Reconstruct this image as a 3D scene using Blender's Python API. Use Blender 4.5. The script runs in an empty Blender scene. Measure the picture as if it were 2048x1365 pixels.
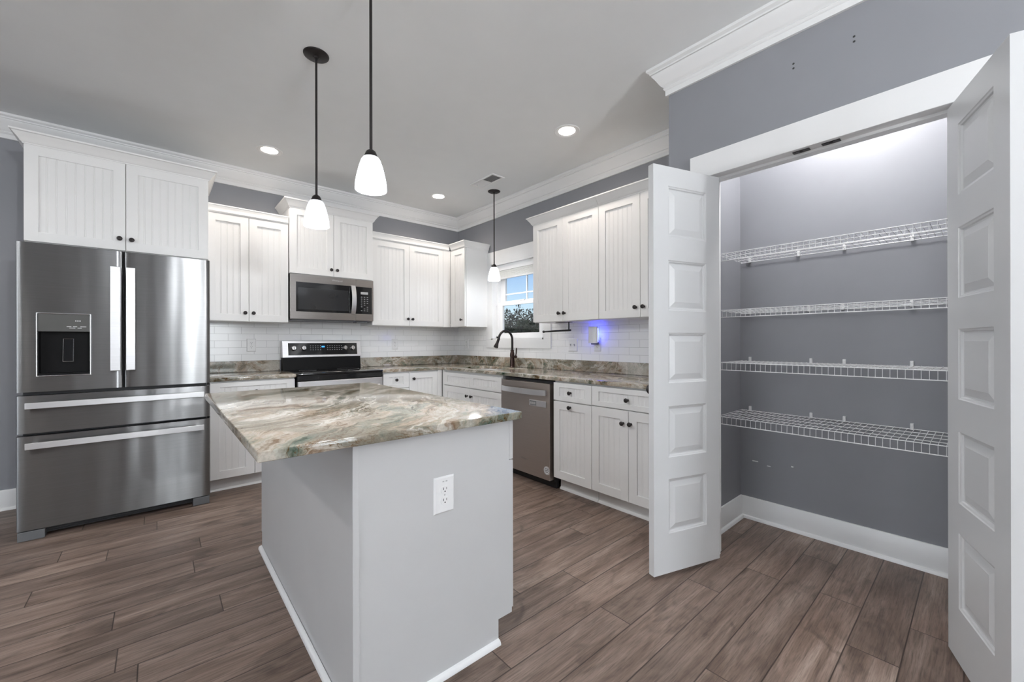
import bpy, bmesh, math, random
from mathutils import Matrix, Vector
C = bpy.context.scene.collection
SC = bpy.context.scene
PI = math.pi
R = math.radians
random.seed(7)

# ------------------------------------------------------------------ camera
cam = bpy.data.objects.new('camera', bpy.data.cameras.new('camera'))
C.objects.link(cam)
SC.camera = cam
cam.data.sensor_width = 36.0
cam.data.lens = 816.24 / 2048 * 36.0
cam.data.shift_y = (683.1 - 682.5) / 2048
cam.data.clip_start = 0.02
_yaw, _pit, _rol = R(40.88), R(0.026), R(-0.111)
_F = Vector((math.sin(_yaw) * math.cos(_pit), math.cos(_yaw) * math.cos(_pit), math.sin(_pit)))
_R = Vector((math.cos(_yaw), -math.sin(_yaw), 0))
_U = _R.cross(_F)
_R2 = _R * math.cos(_rol) + _U * math.sin(_rol)
_U2 = _U * math.cos(_rol) - _R * math.sin(_rol)
cam.matrix_world = Matrix(((_R2.x, _U2.x, -_F.x, 0), (_R2.y, _U2.y, -_F.y, 0), (_R2.z, _U2.z, -_F.z, 1.195), (0, 0, 0, 1)))

# ------------------------------------------------------------------ world, exposure, added daylight
SC.view_settings.view_transform = 'Standard'
SC.view_settings.look = 'None'
SC.view_settings.gamma = 1.0
SC.view_settings.exposure = 0.71
SC.view_settings.use_curve_mapping = False
W = bpy.data.worlds.new('sky'); SC.world = W; W.use_nodes = True
wn = W.node_tree; wn.nodes.clear()
sky = wn.nodes.new('ShaderNodeTexSky'); sky.sky_type = 'NISHITA'; sky.sun_disc = False
sky.sun_elevation = R(38); sky.sun_rotation = R(200); sky.air_density = 1.0; sky.dust_density = 0.6
bg = wn.nodes.new('ShaderNodeBackground'); bg.inputs[1].default_value = 0.078
wo = wn.nodes.new('ShaderNodeOutputWorld')
tn = wn.nodes.new('ShaderNodeMix'); tn.data_type = 'RGBA'; tn.blend_type = 'MULTIPLY'; tn.inputs[0].default_value = 1.0; tn.inputs[7].default_value = (0.90, 0.95, 1.10, 1)
wn.links.new(sky.outputs[0], tn.inputs[6]); wn.links.new(tn.outputs[2], bg.inputs[0]); wn.links.new(bg.outputs[0], wo.inputs[0])


def area(name, loc, rot, sx, sy, power, col=(1, 1, 1)):
    l = bpy.data.lights.new(name, 'AREA'); l.shape = 'RECTANGLE'; l.size = sx; l.size_y = sy
    l.energy = power; l.color = col
    o = bpy.data.objects.new(name, l); C.objects.link(o); o.location = loc; o.rotation_euler = rot
    return o


# area lamps added as daylight at two made-up windows out of view
area('added_daylight_front', (1.06, -4.11, 1.25), (R(97), 0, 0), 1.02, 1.9, 48, (0.88, 0.95, 1.0))
area('added_daylight_left', (-4.11, 0.6, 1.4), (R(112), 0, R(-90)), 2.3, 1.5, 36, (0.88, 0.95, 1.0))
CAN_W = 14.0      # recessed lamps
PEND_W = 16.0      # pendant bulbs
PANTRY_W = 22.0
WARM = (1.0, 0.90, 0.81)

# ------------------------------------------------------------------ dimensions
ZC = 2.811
YB, XR, XP = 4.578, 3.022, 2.294
YRET = 1.222
XL, YF0 = -4.0, -4.0


# ------------------------------------------------------------------ mesh helper
class MB:
    def __init__(self):
        self.bm = bmesh.new()

    def poly(self, vs, faces, bevel=0, seg=2):
        v = [self.bm.verts.new(p) for p in vs]
        fs = []
        for f in faces:
            try:
                fs.append(self.bm.faces.new([v[i] for i in f]))
            except ValueError:
                pass
        if bevel:
            es = list({e for f in fs for e in f.edges})
            bmesh.ops.bevel(self.bm, geom=es, offset=bevel, segments=seg, affect='EDGES', profile=0.5)
        return self

    def box(self, x0, x1, y0, y1, z0, z1, bevel=0, seg=2):
        vs = [(x0, y0, z0), (x1, y0, z0), (x1, y1, z0), (x0, y1, z0), (x0, y0, z1), (x1, y0, z1), (x1, y1, z1), (x0, y1, z1)]
        return self.poly(vs, [(3, 2, 1, 0), (4, 5, 6, 7), (0, 1, 5, 4), (1, 2, 6, 5), (2, 3, 7, 6), (3, 0, 4, 7)], bevel, seg)

    def prism(self, pts, z0, z1, bevel=0, seg=2, axis='z'):
        # polygon extruded along an axis; pts are the two remaining coordinates in xyz order
        n = len(pts)
        def mk(p, z):
            if axis == 'z': return (p[0], p[1], z)
            if axis == 'x': return (z, p[0], p[1])
            return (p[0], z, p[1])
        vs = [mk(p, z0) for p in pts] + [mk(p, z1) for p in pts]
        fs = [tuple(range(n))[::-1], tuple(range(n, 2 * n))] + [(i, (i + 1) % n, n + (i + 1) % n, n + i) for i in range(n)]
        return self.poly(vs, fs, bevel, seg)

    def lathe(self, prof, n=24, mat=None, cap=True):
        # prof: list of (r, z) around local z; mat maps into place
        mat = mat or Matrix.Identity(4)
        rings = []
        for r, z in prof:
            if r < 1e-6:
                rings.append([self.bm.verts.new(mat @ Vector((0, 0, z)))])
            else:
                rings.append([self.bm.verts.new(mat @ Vector((r * math.cos(2 * PI * k / n), r * math.sin(2 * PI * k / n), z))) for k in range(n)])
        for a, b in zip(rings, rings[1:]):
            if len(a) == 1 and len(b) == 1: continue
            for k in range(n):
                k2 = (k + 1) % n
                if len(a) == 1: self.bm.faces.new((a[0], b[k], b[k2]))
                elif len(b) == 1: self.bm.faces.new((a[k], b[0], a[k2]))
                else: self.bm.faces.new((a[k], b[k], b[k2], a[k2]))
        if cap:
            for rg in (rings[0], rings[-1]):
                if len(rg) > 2: self.bm.faces.new(rg)
        return self

    def tube(self, pts, r, n=8, cap=True):
        pts = [Vector(p) for p in pts]
        rs = r if isinstance(r, (list, tuple)) else [r] * len(pts)
        rings = []
        t0 = (pts[1] - pts[0]).normalized()
        up = Vector((0, 0, 1)) if abs(t0.z) < 0.9 else Vector((1, 0, 0))
        a = t0.cross(up).normalized()
        for i, p in enumerate(pts):
            if i == 0: t = pts[1] - pts[0]
            elif i == len(pts) - 1: t = pts[-1] - pts[-2]
            else: t = (pts[i + 1] - p).normalized() + (p - pts[i - 1]).normalized()
            t.normalize()
            a = (a - t * a.dot(t)).normalized()
            b = t.cross(a)
            rings.append([self.bm.verts.new(p + (a * math.cos(2 * PI * k / n) + b * math.sin(2 * PI * k / n)) * rs[i]) for k in range(n)])
        for q, w in zip(rings, rings[1:]):
            for k in range(n):
                self.bm.faces.new((q[k], q[(k + 1) % n], w[(k + 1) % n], w[k]))
        if cap:
            self.bm.faces.new(rings[0][::-1]); self.bm.faces.new(rings[-1])
        return self

    def sweep(self, path, prof, side=1, closed=False):
        # path: (x, y) points; prof: closed list of (offset, z); offset goes to the left of travel * side
        P = [Vector(p) for p in path]
        n = len(P)
        rings = []
        for i, p in enumerate(P):
            if closed or 0 < i < n - 1:
                d0 = (p - P[i - 1]).normalized(); d1 = (P[(i + 1) % n] - p).normalized()
            elif i == 0: d0 = d1 = (P[1] - p).normalized()
            else: d0 = d1 = (p - P[i - 1]).normalized()
            n0 = Vector((-d0.y, d0.x)) * side; n1 = Vector((-d1.y, d1.x)) * side
            m = (n0 + n1).normalized(); m = m / max(0.2, m.dot(n0))
            rings.append([self.bm.verts.new((p.x + m.x * o, p.y + m.y * o, z)) for o, z in prof])
        k = len(prof)
        pairs = list(zip(rings, rings[1:])) + ([(rings[-1], rings[0])] if closed else [])
        for a, b in pairs:
            for j in range(k):
                self.bm.faces.new((a[j], a[(j + 1) % k], b[(j + 1) % k], b[j]))
        if not closed:
            self.bm.faces.new(rings[0][::-1]); self.bm.faces.new(rings[-1])
        return self

    def cells(self, xs, ys, keep, z0, z1):
        # slab out of a grid of cells (i, j) with keep(i, j)
        V = {}
        def v(i, j, k):
            key = (i, j, k)
            if key not in V: V[key] = self.bm.verts.new((xs[i], ys[j], (z0, z1)[k]))
            return V[key]
        nx, ny = len(xs) - 1, len(ys) - 1
        K = lambda i, j: 0 <= i < nx and 0 <= j < ny and keep(i, j)
        for i in range(nx):
            for j in range(ny):
                if not K(i, j): continue
                self.bm.faces.new((v(i, j, 1), v(i + 1, j, 1), v(i + 1, j + 1, 1), v(i, j + 1, 1)))
                self.bm.faces.new((v(i, j + 1, 0), v(i + 1, j + 1, 0), v(i + 1, j, 0), v(i, j, 0)))
                for (di, dj, a, b) in ((0, -1, (i, j), (i + 1, j)), (1, 0, (i + 1, j), (i + 1, j + 1)), (0, 1, (i + 1, j + 1), (i, j + 1)), (-1, 0, (i, j + 1), (i, j))):
                    if not K(i + di, j + dj):
                        self.bm.faces.new((v(*a, 0), v(*b, 0), v(*b, 1), v(*a, 1)))
        return self

    def build(self, name, mat, parent=None, smooth=False, loc=None):
        bmesh.ops.recalc_face_normals(self.bm, faces=self.bm.faces)
        me = bpy.data.meshes.new(name)
        self.bm.to_mesh(me); self.bm.free()
        me.materials.append(mat)
        if smooth:
            me.polygons.foreach_set('use_smooth', [True] * len(me.polygons))
            try: me.set_sharp_from_angle(angle=R(38))
            except Exception: pass
        o = bpy.data.objects.new(name, me); C.objects.link(o)
        if parent: o.parent = parent
        if loc: o.location = loc
        return o


def thing(name, label, cat, loc=(0, 0, 0), rotz=0, group=None):
    o = bpy.data.objects.new(name, None); C.objects.link(o)
    o.empty_display_size = 0.1
    o.location = loc; o.rotation_euler = (0, 0, rotz)
    o['label'] = label; o['category'] = cat
    if group: o['group'] = group
    return o


def tag(o, label, cat, group=None):
    o['label'] = label; o['category'] = cat
    if group: o['group'] = group
    return o


def struct(o, label, cat):
    o['kind'] = 'structure'; o['label'] = label; o['category'] = cat
    return o


def copy_tree(o, parent=None):
    c = o.copy(); C.objects.link(c)
    if parent: c.parent = parent
    for ch in list(o.children): copy_tree(ch, c)
    return c


# ------------------------------------------------------------------ materials
def new_mat(name):
    m = bpy.data.materials.new(name); m.use_nodes = True
    return m, m.node_tree, m.node_tree.nodes['Principled BSDF']


def L(nt, a, b): nt.links.new(a, b)


def nd(nt, typ, **kw):
    n = nt.nodes.new('ShaderNode' + typ)
    for k, v in kw.items():
        if k.startswith('i_'):
            key = k[2:]
            n.inputs[int(key) if key.isdigit() else key.replace('_', ' ')].default_value = v
        else: setattr(n, k, v)
    return n


def mth(nt, op, a, b=None, c=None):
    n = nt.nodes.new('ShaderNodeMath'); n.operation = op
    for i, x in enumerate((a, b, c)):
        if x is None: continue
        if isinstance(x, (int, float)): n.inputs[i].default_value = x
        else: nt.links.new(x, n.inputs[i])
    return n.outputs[0]


def ramp(nt, fac, stops, interp='LINEAR'):
    n = nt.nodes.new('ShaderNodeValToRGB'); n.color_ramp.interpolation = interp
    e = n.color_ramp.elements
    while len(e) < len(stops): e.new(0.5)
    for el, (p, c) in zip(e, stops):
        el.position = p; el.color = (c, c, c, 1) if isinstance(c, (int, float)) else (*c, 1)
    nt.links.new(fac, n.inputs[0])
    return n.outputs[0]


def mixc(nt, fac, a, b, mode='MIX'):
    n = nt.nodes.new('ShaderNodeMix'); n.data_type = 'RGBA'; n.blend_type = mode
    for s, x in ((n.inputs[0], fac), (n.inputs[6], a), (n.inputs[7], b)):
        if isinstance(x, (int, float)): s.default_value = x
        elif isinstance(x, tuple): s.default_value = (*x, 1)
        else: nt.links.new(x, s)
    return n.outputs[2]


def plain(name, col, rough=0.5, metal=0.0, var=0.03, bump=0.0, bscale=200.0, spec=0.5, coat=0.0, emit=None, estr=0.0):
    m, nt, b = new_mat(name)
    tc = nd(nt, 'TexCoord')
    nz = nd(nt, 'TexNoise', i_Scale=6.0, i_Detail=4.0); L(nt, tc.outputs['Object'], nz.inputs['Vector'])
    c = ramp(nt, nz.outputs[0], [(0.3, tuple(max(0, x * (1 - var)) for x in col)), (0.7, tuple(min(1, x * (1 + var)) for x in col))])
    L(nt, c, b.inputs['Base Color'])
    b.inputs['Roughness'].default_value = rough; b.inputs['Metallic'].default_value = metal
    b.inputs['Specular IOR Level'].default_value = spec
    b.inputs['Coat Weight'].default_value = coat
    if emit:
        b.inputs['Emission Color'].default_value = (*emit, 1); b.inputs['Emission Strength'].default_value = estr
    if bump:
        n2 = nd(nt, 'TexNoise', i_Scale=bscale, i_Detail=3.0); L(nt, tc.outputs['Object'], n2.inputs['Vector'])
        bp = nd(nt, 'Bump', i_Strength=bump, i_Distance=0.002); L(nt, n2.outputs[0], bp.inputs['Height']); L(nt, bp.outputs[0], b.inputs['Normal'])
    return m


def floor_mat():
    m, nt, b = new_mat('wood_plank')
    g = nd(nt, 'NewGeometry'); s = nd(nt, 'SeparateXYZ'); L(nt, g.outputs['Position'], s.inputs[0])
    x, y = s.outputs[0], s.outputs[1]
    Wd, Ln = 0.1545, 1.22
    ry = mth(nt, 'DIVIDE', mth(nt, 'SUBTRACT', y, 0.202 - 100 * Wd), Wd)
    row = mth(nt, 'FLOOR', ry); fy = mth(nt, 'FRACT', ry)
    wn1 = nd(nt, 'TexWhiteNoise', noise_dimensions='1D'); L(nt, row, wn1.inputs['W'])
    rx = mth(nt, 'ADD', mth(nt, 'DIVIDE', mth(nt, 'ADD', x, 50.0), Ln), wn1.outputs[0])
    col = mth(nt, 'FLOOR', rx); fx = mth(nt, 'FRACT', rx)
    cb = nd(nt, 'CombineXYZ'); L(nt, row, cb.inputs[0]); L(nt, col, cb.inputs[1])
    wn2 = nd(nt, 'TexWhiteNoise', noise_dimensions='2D'); L(nt, cb.outputs[0], wn2.inputs['Vector'])
    idr = wn2.outputs[0]
    # grain coordinates, shifted per plank
    gv = nd(nt, 'CombineXYZ')
    L(nt, mth(nt, 'ADD', mth(nt, 'MULTIPLY', x, 1.0), mth(nt, 'MULTIPLY', idr, 37.0)), gv.inputs[0])
    L(nt, mth(nt, 'ADD', mth(nt, 'MULTIPLY', y, 9.0), mth(nt, 'MULTIPLY', idr, 91.0)), gv.inputs[1])
    n1 = nd(nt, 'TexNoise', i_Scale=1.6, i_Detail=7.0, i_Roughness=0.62, i_Distortion=0.9); L(nt, gv.outputs[0], n1.inputs['Vector'])
    gv2 = nd(nt, 'CombineXYZ')
    L(nt, mth(nt, 'ADD', mth(nt, 'MULTIPLY', x, 3.5), mth(nt, 'MULTIPLY', idr, 11.0)), gv2.inputs[0])
    L(nt, mth(nt, 'MULTIPLY', y, 75.0), gv2.inputs[1])
    n2 = nd(nt, 'TexNoise', i_Scale=2.2, i_Detail=5.0, i_Roughness=0.7, i_Distortion=0.4); L(nt, gv2.outputs[0], n2.inputs['Vector'])
    gv3 = nd(nt, 'CombineXYZ')
    L(nt, mth(nt, 'ADD', mth(nt, 'MULTIPLY', x, 2.4), mth(nt, 'MULTIPLY', idr, 23.0)), gv3.inputs[0])
    L(nt, mth(nt, 'ADD', mth(nt, 'MULTIPLY', y, 5.0), mth(nt, 'MULTIPLY', idr, 53.0)), gv3.inputs[1])
    n3 = nd(nt, 'TexNoise', i_Scale=1.3, i_Detail=3.0, i_Distortion=1.6); L(nt, gv3.outputs[0], n3.inputs['Vector'])
    base = ramp(nt, n1.outputs[0], [(0.27, (0.105, 0.070, 0.053)), (0.43, (0.175, 0.124, 0.098)), (0.57, (0.235, 0.174, 0.142)), (0.75, (0.33, 0.255, 0.212))])
    fine = ramp(nt, n2.outputs[0], [(0.32, 0.48), (0.50, 1.0), (0.70, 1.32)])
    c = mixc(nt, 0.85, base, fine, 'MULTIPLY')
    knot = ramp(nt, n3.outputs[0], [(0.30, 0.50), (0.44, 1.0)])
    c = mixc(nt, 0.7, c, knot, 'MULTIPLY')
    tone = ramp(nt, idr, [(0.0, 0.80), (1.0, 1.14)])
    c = mixc(nt, 1.0, c, tone, 'MULTIPLY')
    dy = mth(nt, 'MULTIPLY', mth(nt, 'MINIMUM', fy, mth(nt, 'SUBTRACT', 1.0, fy)), Wd)
    dx = mth(nt, 'MULTIPLY', mth(nt, 'MINIMUM', fx, mth(nt, 'SUBTRACT', 1.0, fx)), Ln)
    d = mth(nt, 'MINIMUM', dy, dx)
    seam = ramp(nt, mth(nt, 'MULTIPLY', d, 100.0), [(0.10, 0.0), (0.30, 1.0)])
    c = mixc(nt, seam, (0.045, 0.032, 0.026), c)
    L(nt, c, b.inputs['Base Color'])
    b.inputs['Roughness'].default_value = 0.42
    b.inputs['Specular IOR Level'].default_value = 0.35
    h = mth(nt, 'ADD', mth(nt, 'MULTIPLY', seam, 0.6), mth(nt, 'MULTIPLY', n2.outputs[0], 0.25))
    bp = nd(nt, 'Bump', i_Strength=0.35, i_Distance=0.002); L(nt, h, bp.inputs['Height']); L(nt, bp.outputs[0], b.inputs['Normal'])
    return m


def granite_mat():
    m, nt, b = new_mat('veined_granite')
    g = nd(nt, 'NewGeometry')
    mp = nd(nt, 'Mapping'); mp.inputs['Rotation'].default_value = (R(28), R(20), R(-46))
    L(nt, g.outputs['Position'], mp.inputs['Vector'])
    wz = nd(nt, 'TexNoise', i_Scale=1.7, i_Detail=5.0, i_Roughness=0.55); L(nt, mp.outputs[0], wz.inputs['Vector'])
    sub = nd(nt, 'VectorMath', operation='SUBTRACT'); L(nt, wz.outputs[1], sub.inputs[0]); sub.inputs[1].default_value = (0.5, 0.5, 0.5)
    scl = nd(nt, 'VectorMath', operation='SCALE'); L(nt, sub.outputs[0], scl.inputs[0]); scl.inputs['Scale'].default_value = 0.42
    add = nd(nt, 'VectorMath', operation='ADD'); L(nt, mp.outputs[0], add.inputs[0]); L(nt, scl.outputs[0], add.inputs[1])
    mul = nd(nt, 'VectorMath', operation='MULTIPLY'); L(nt, add.outputs[0], mul.inputs[0]); mul.inputs[1].default_value = (0.60, 2.5, 2.5)
    v = mul.outputs[0]
    n1 = nd(nt, 'TexNoise', i_Scale=1.5, i_Detail=9.0, i_Roughness=0.60, i_Distortion=0.5); L(nt, v, n1.inputs['Vector'])
    cr = (0.54, 0.485, 0.42); wh = (0.72, 0.71, 0.67); pk = (0.41, 0.335, 0.285); gg = (0.27, 0.31, 0.285); dg = (0.085, 0.115, 0.10); br = (0.18, 0.135, 0.10)
    c = ramp(nt, n1.outputs[0], [(0.33, dg), (0.39, gg), (0.435, cr), (0.475, pk), (0.51, wh), (0.55, cr), (0.595, gg), (0.66, br)])
    n2 = nd(nt, 'TexNoise', i_Scale=3.6, i_Detail=8.0, i_Roughness=0.66, i_Distortion=1.2); L(nt, v, n2.inputs['Vector'])
    c2 = ramp(nt, n2.outputs[0], [(0.34, dg), (0.43, gg), (0.5, cr), (0.56, wh), (0.63, br)])
    n5 = nd(nt, 'TexNoise', i_Scale=1.5, i_Detail=4.0, i_Distortion=1.5); L(nt, add.outputs[0], n5.inputs['Vector'])
    c = mixc(nt, 0.42, c, c2)
    c = mixc(nt, ramp(nt, n5.outputs[0], [(0.54, 0.0), (0.60, 0.75)]), c, (0.68, 0.67, 0.63))
    c = mixc(nt, ramp(nt, n5.outputs[0], [(0.36, 0.6), (0.44, 0.0)]), c, (0.33, 0.33, 0.30))
    # thin brown and white threads
    t = mth(nt, 'ABSOLUTE', mth(nt, 'SUBTRACT', n2.outputs[0], 0.45))
    th = ramp(nt, mth(nt, 'MULTIPLY', t, 20.0), [(0.05, 1.0), (0.35, 0.0)])
    n4 = nd(nt, 'TexNoise', i_Scale=2.0, i_Detail=2.0); L(nt, v, n4.inputs['Vector'])
    gate = ramp(nt, n4.outputs[0], [(0.45, 0.0), (0.62, 0.8)])
    c = mixc(nt, mth(nt, 'MULTIPLY', th, gate), c, (0.20, 0.14, 0.10))
    t2 = mth(nt, 'ABSOLUTE', mth(nt, 'SUBTRACT', n1.outputs[0], 0.535))
    th2 = ramp(nt, mth(nt, 'MULTIPLY', t2, 20.0), [(0.02, 0.8), (0.3, 0.0)])
    c = mixc(nt, th2, c, (0.80, 0.79, 0.76))
    # crystal speckle
    sp = nd(nt, 'TexNoise', i_Scale=140.0, i_Detail=2.0); L(nt, g.outputs['Position'], sp.inputs['Vector'])
    c = mixc(nt, 0.5, c, ramp(nt, sp.outputs[0], [(0.35, 0.78), (0.6, 1.06)]), 'MULTIPLY')
    c = mixc(nt, 1.0, c, (0.77, 0.745, 0.715), 'MULTIPLY')
    bc = nd(nt, 'BrightContrast', i_Bright=0.0, i_Contrast=0.24); L(nt, c, bc.inputs[0]); c = bc.outputs[0]
    L(nt, c, b.inputs['Base Color'])
    b.inputs['Roughness'].default_value = 0.10
    b.inputs['Specular IOR Level'].default_value = 0.5
    return m


def tile_mat(name, axis, x0, z0):
    m, nt, b = new_mat(name)
    g = nd(nt, 'NewGeometry'); s = nd(nt, 'SeparateXYZ'); L(nt, g.outputs['Position'], s.inputs[0])
    cb = nd(nt, 'CombineXYZ')
    L(nt, mth(nt, 'SUBTRACT', s.outputs[axis], x0), cb.inputs[0]); L(nt, mth(nt, 'SUBTRACT', s.outputs[2], z0), cb.inputs[1])
    bk = nd(nt, 'TexBrick', i_Scale=1.0, i_Mortar_Size=0.0016, i_Mortar_Smooth=0.3, i_Brick_Width=0.205, i_Row_Height=0.0645)
    bk.inputs['Color1'].default_value = (0.90, 0.90, 0.90, 1); bk.inputs['Color2'].default_value = (0.87, 0.875, 0.88, 1)
    bk.inputs['Mortar'].default_value = (0.60, 0.60, 0.60, 1)
    L(nt, cb.outputs[0], bk.inputs['Vector'])
    L(nt, bk.outputs[0], b.inputs['Base Color'])
    b.inputs['Roughness'].default_value = 0.13
    bp = nd(nt, 'Bump', i_Strength=0.5, i_Distance=0.0015, invert=True); L(nt, bk.outputs[1], bp.inputs['Height']); L(nt, bp.outputs[0], b.inputs['Normal'])
    return m


def steel_mat(name, col=(0.40, 0.40, 0.405), rough=0.27, wav=0.06, aniso=0.75):
    m, nt, b = new_mat(name)
    g = nd(nt, 'NewGeometry')
    mp = nd(nt, 'Mapping'); mp.inputs['Scale'].default_value = (1.0, 1.0, 160.0); L(nt, g.outputs['Position'], mp.inputs['Vector'])
    nz = nd(nt, 'TexNoise', i_Scale=3.0, i_Detail=3.0); L(nt, mp.outputs[0], nz.inputs['Vector'])
    c = ramp(nt, nz.outputs[0], [(0.3, tuple(x * 0.95 for x in col)), (0.7, tuple(min(1, x * 1.05) for x in col))])
    L(nt, c, b.inputs['Base Color'])
    b.inputs['Metallic'].default_value = 1.0; b.inputs['Roughness'].default_value = rough
    b.inputs['Anisotropic'].default_value = aniso; b.inputs['Anisotropic Rotation'].default_value = 0.25
    tg = nd(nt, 'Tangent', direction_type='RADIAL', axis='Z'); L(nt, tg.outputs[0], b.inputs['Tangent'])
    mp2 = nd(nt, 'Mapping'); mp2.inputs['Scale'].default_value = (7.0, 7.0, 0.9); L(nt, g.outputs['Position'], mp2.inputs['Vector'])
    n2 = nd(nt, 'TexNoise', i_Scale=1.0, i_Detail=1.0); L(nt, mp2.outputs[0], n2.inputs['Vector'])
    bp = nd(nt, 'Bump', i_Strength=wav, i_Distance=0.05); L(nt, n2.outputs[0], bp.inputs['Height']); L(nt, bp.outputs[0], b.inputs['Normal'])
    return m


def glass_mat(name, tint=(0.97, 0.98, 0.98)):
    m, nt, b = new_mat(name)
    nt.nodes.remove(b)
    out = nt.nodes['Material Output']
    tr = nd(nt, 'BsdfTransparent', i_Color=(*tint, 1)); gl = nd(nt, 'BsdfGlossy', i_Roughness=0.02)
    mx = nd(nt, 'MixShader', i_0=0.05); L(nt, tr.outputs[0], mx.inputs[1]); L(nt, gl.outputs[0], mx.inputs[2])
    L(nt, mx.outputs[0], out.inputs[0])
    return m


def shade_mat():
    m, nt, b = new_mat('frosted_glass_shade')
    out = nt.nodes['Material Output']
    b.inputs['Base Color'].default_value = (0.9, 0.92, 0.95, 1); b.inputs['Roughness'].default_value = 0.25
    tl = nd(nt, 'BsdfTranslucent', i_Color=(0.92, 0.94, 0.97, 1))
    tc = nd(nt, 'TexCoord'); nz = nd(nt, 'TexNoise', i_Scale=14.0, i_Detail=3.0); L(nt, tc.outputs['Object'], nz.inputs['Vector'])
    c = ramp(nt, nz.outputs[0], [(0.35, (0.80, 0.83, 0.86)), (0.65, (0.95, 0.97, 0.98))]); L(nt, c, tl.inputs['Color'])
    mx = nd(nt, 'MixShader', i_0=0.75); L(nt, b.outputs[0], mx.inputs[1]); L(nt, tl.outputs[0], mx.inputs[2])
    em = nd(nt, 'Emission', i_Color=(0.95, 0.97, 1.0, 1), i_Strength=0.35)
    ad = nd(nt, 'AddShader'); L(nt, mx.outputs[0], ad.inputs[0]); L(nt, em.outputs[0], ad.inputs[1])
    L(nt, ad.outputs[0], out.inputs[0])
    return m


M = {}
M['wall'] = plain('grey_wall_paint', (0.262, 0.267, 0.288), 0.55, var=0.015, bump=0.05, bscale=260)
M['ceil'] = plain('ceiling_paint', (0.82, 0.835, 0.84), 0.9, var=0.01, bump=0.04, bscale=180)
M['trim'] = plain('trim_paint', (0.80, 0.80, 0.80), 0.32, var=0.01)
M['cab'] = plain('cabinet_paint', (0.80, 0.795, 0.785), 0.34, var=0.01)
M['isl'] = plain('island_paint', (0.55, 0.55, 0.552), 0.42, var=0.012, bump=0.03, bscale=90)
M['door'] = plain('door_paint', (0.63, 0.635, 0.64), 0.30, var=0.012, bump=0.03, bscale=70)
M['floor'] = floor_mat()
M['granite'] = granite_mat()
M['tile_b'] = tile_mat('subway_tile_back', 0, 0.28, 1.016 - 0.0645 * 4 - 0.002)
M['tile_r'] = tile_mat('subway_tile_right', 1, 0.12, 1.016 - 0.0645 * 4 - 0.002)
M['steel'] = steel_mat('brushed_steel', (0.245, 0.245, 0.247), 0.30, 0.10, 0.95)
M['steel_l'] = steel_mat('bright_steel_bar', (0.72, 0.72, 0.73), 0.38, 0.01, 0.3)
M['slate'] = steel_mat('slate_steel', (0.50, 0.45, 0.415), 0.36, 0.02)
M['steel_w'] = steel_mat('warm_steel', (0.40, 0.375, 0.355), 0.30, 0.02)
M['gasket'] = plain('dark_gasket', (0.02, 0.02, 0.022), 0.5)
M['grey_pl'] = plain('grey_plastic', (0.13, 0.135, 0.14), 0.45)
M['black_gl'] = plain('black_glass', (0.008, 0.008, 0.009), 0.06, spec=0.6)
M['black_pl'] = plain('black_plastic', (0.004, 0.004, 0.0045), 0.45, spec=0.15)
M['mw_glass'] = plain('smoked_glass', (0.022, 0.023, 0.025), 0.08, spec=0.8)
M['mw_panel'] = plain('grey_gloss_panel', (0.11, 0.11, 0.105), 0.12, spec=0.7)
M['chrome'] = plain('chrome', (0.75, 0.75, 0.76), 0.12, 1.0, var=0.01)
M['bronze'] = plain('dark_bronze', (0.030, 0.026, 0.026), 0.38, 0.6, var=0.2)
M['copper'] = plain('rubbed_bronze', (0.075, 0.048, 0.042), 0.30, 0.85, var=0.35)
M['blackmetal'] = plain('black_metal', (0.016, 0.016, 0.017), 0.42, 0.3)
M['wire'] = plain('white_wire_coating', (0.86, 0.86, 0.87), 0.3, var=0.01)
M['white_pl'] = plain('white_plastic', (0.80, 0.80, 0.80), 0.30, var=0.01)
M['slot'] = plain('dark_slot', (0.03, 0.03, 0.03), 0.6)
M['grey_mark'] = plain('grey_print', (0.45, 0.45, 0.45), 0.5)
M['lite_mark'] = plain('pale_print', (0.72, 0.72, 0.72), 0.4)
M['sink'] = plain('sink_white', (0.74, 0.74, 0.73), 0.25)
M['shade'] = shade_mat()
M['bulb'] = plain('lit_bulb', (0.9, 0.9, 0.9), 0.4, emit=(0.98, 0.98, 1.0), estr=6.0)
M['lens'] = plain('lit_lens', (0.9, 0.9, 0.9), 0.4, emit=(1.0, 0.94, 0.86), estr=9.0)
M['blue'] = plain('blue_lamp', (0.3, 0.3, 0.8), 0.4, emit=(0.10, 0.13, 1.0), estr=7.0)
M['display'] = plain('blue_display', (0.02, 0.1, 0.3), 0.3, emit=(0.05, 0.35, 1.0), estr=0.9)
M['glass'] = glass_mat('window_glass')
M['shadefab'] = plain('shade_fabric', (0.80, 0.79, 0.77), 0.8)
M['vent_dark'] = plain('duct_grey', (0.22, 0.22, 0.23), 0.7)
M['grass'] = plain('lawn', (0.10, 0.15, 0.05), 0.9, var=0.3)
M['leaf'] = plain('leaf', (0.05, 0.072, 0.034), 0.8, var=0.4)
M['leaf2'] = plain('olive_leaf', (0.055, 0.062, 0.045), 0.8, var=0.35)
M['bark'] = plain('bark', (0.075, 0.065, 0.06), 0.9, var=0.3)

# ------------------------------------------------------------------ room shell
E = 0.12
struct(MB().box(XL - E, XR + E, YF0 - E, YB + E, -0.12, 0).build('floor', M['floor']), 'brown grey wood plank floor running under the whole kitchen', 'floor')
struct(MB().box(XL - E, XR + E, YF0 - E, YB + E, ZC, ZC + 0.12).build('ceiling', M['ceil']), 'smooth white ceiling over the kitchen', 'ceiling')
struct(MB().box(XL - E, XR + E, YB, YB + E, 0, ZC).build('wall_back', M['wall']), 'grey wall behind the refrigerator and range', 'wall')
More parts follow.
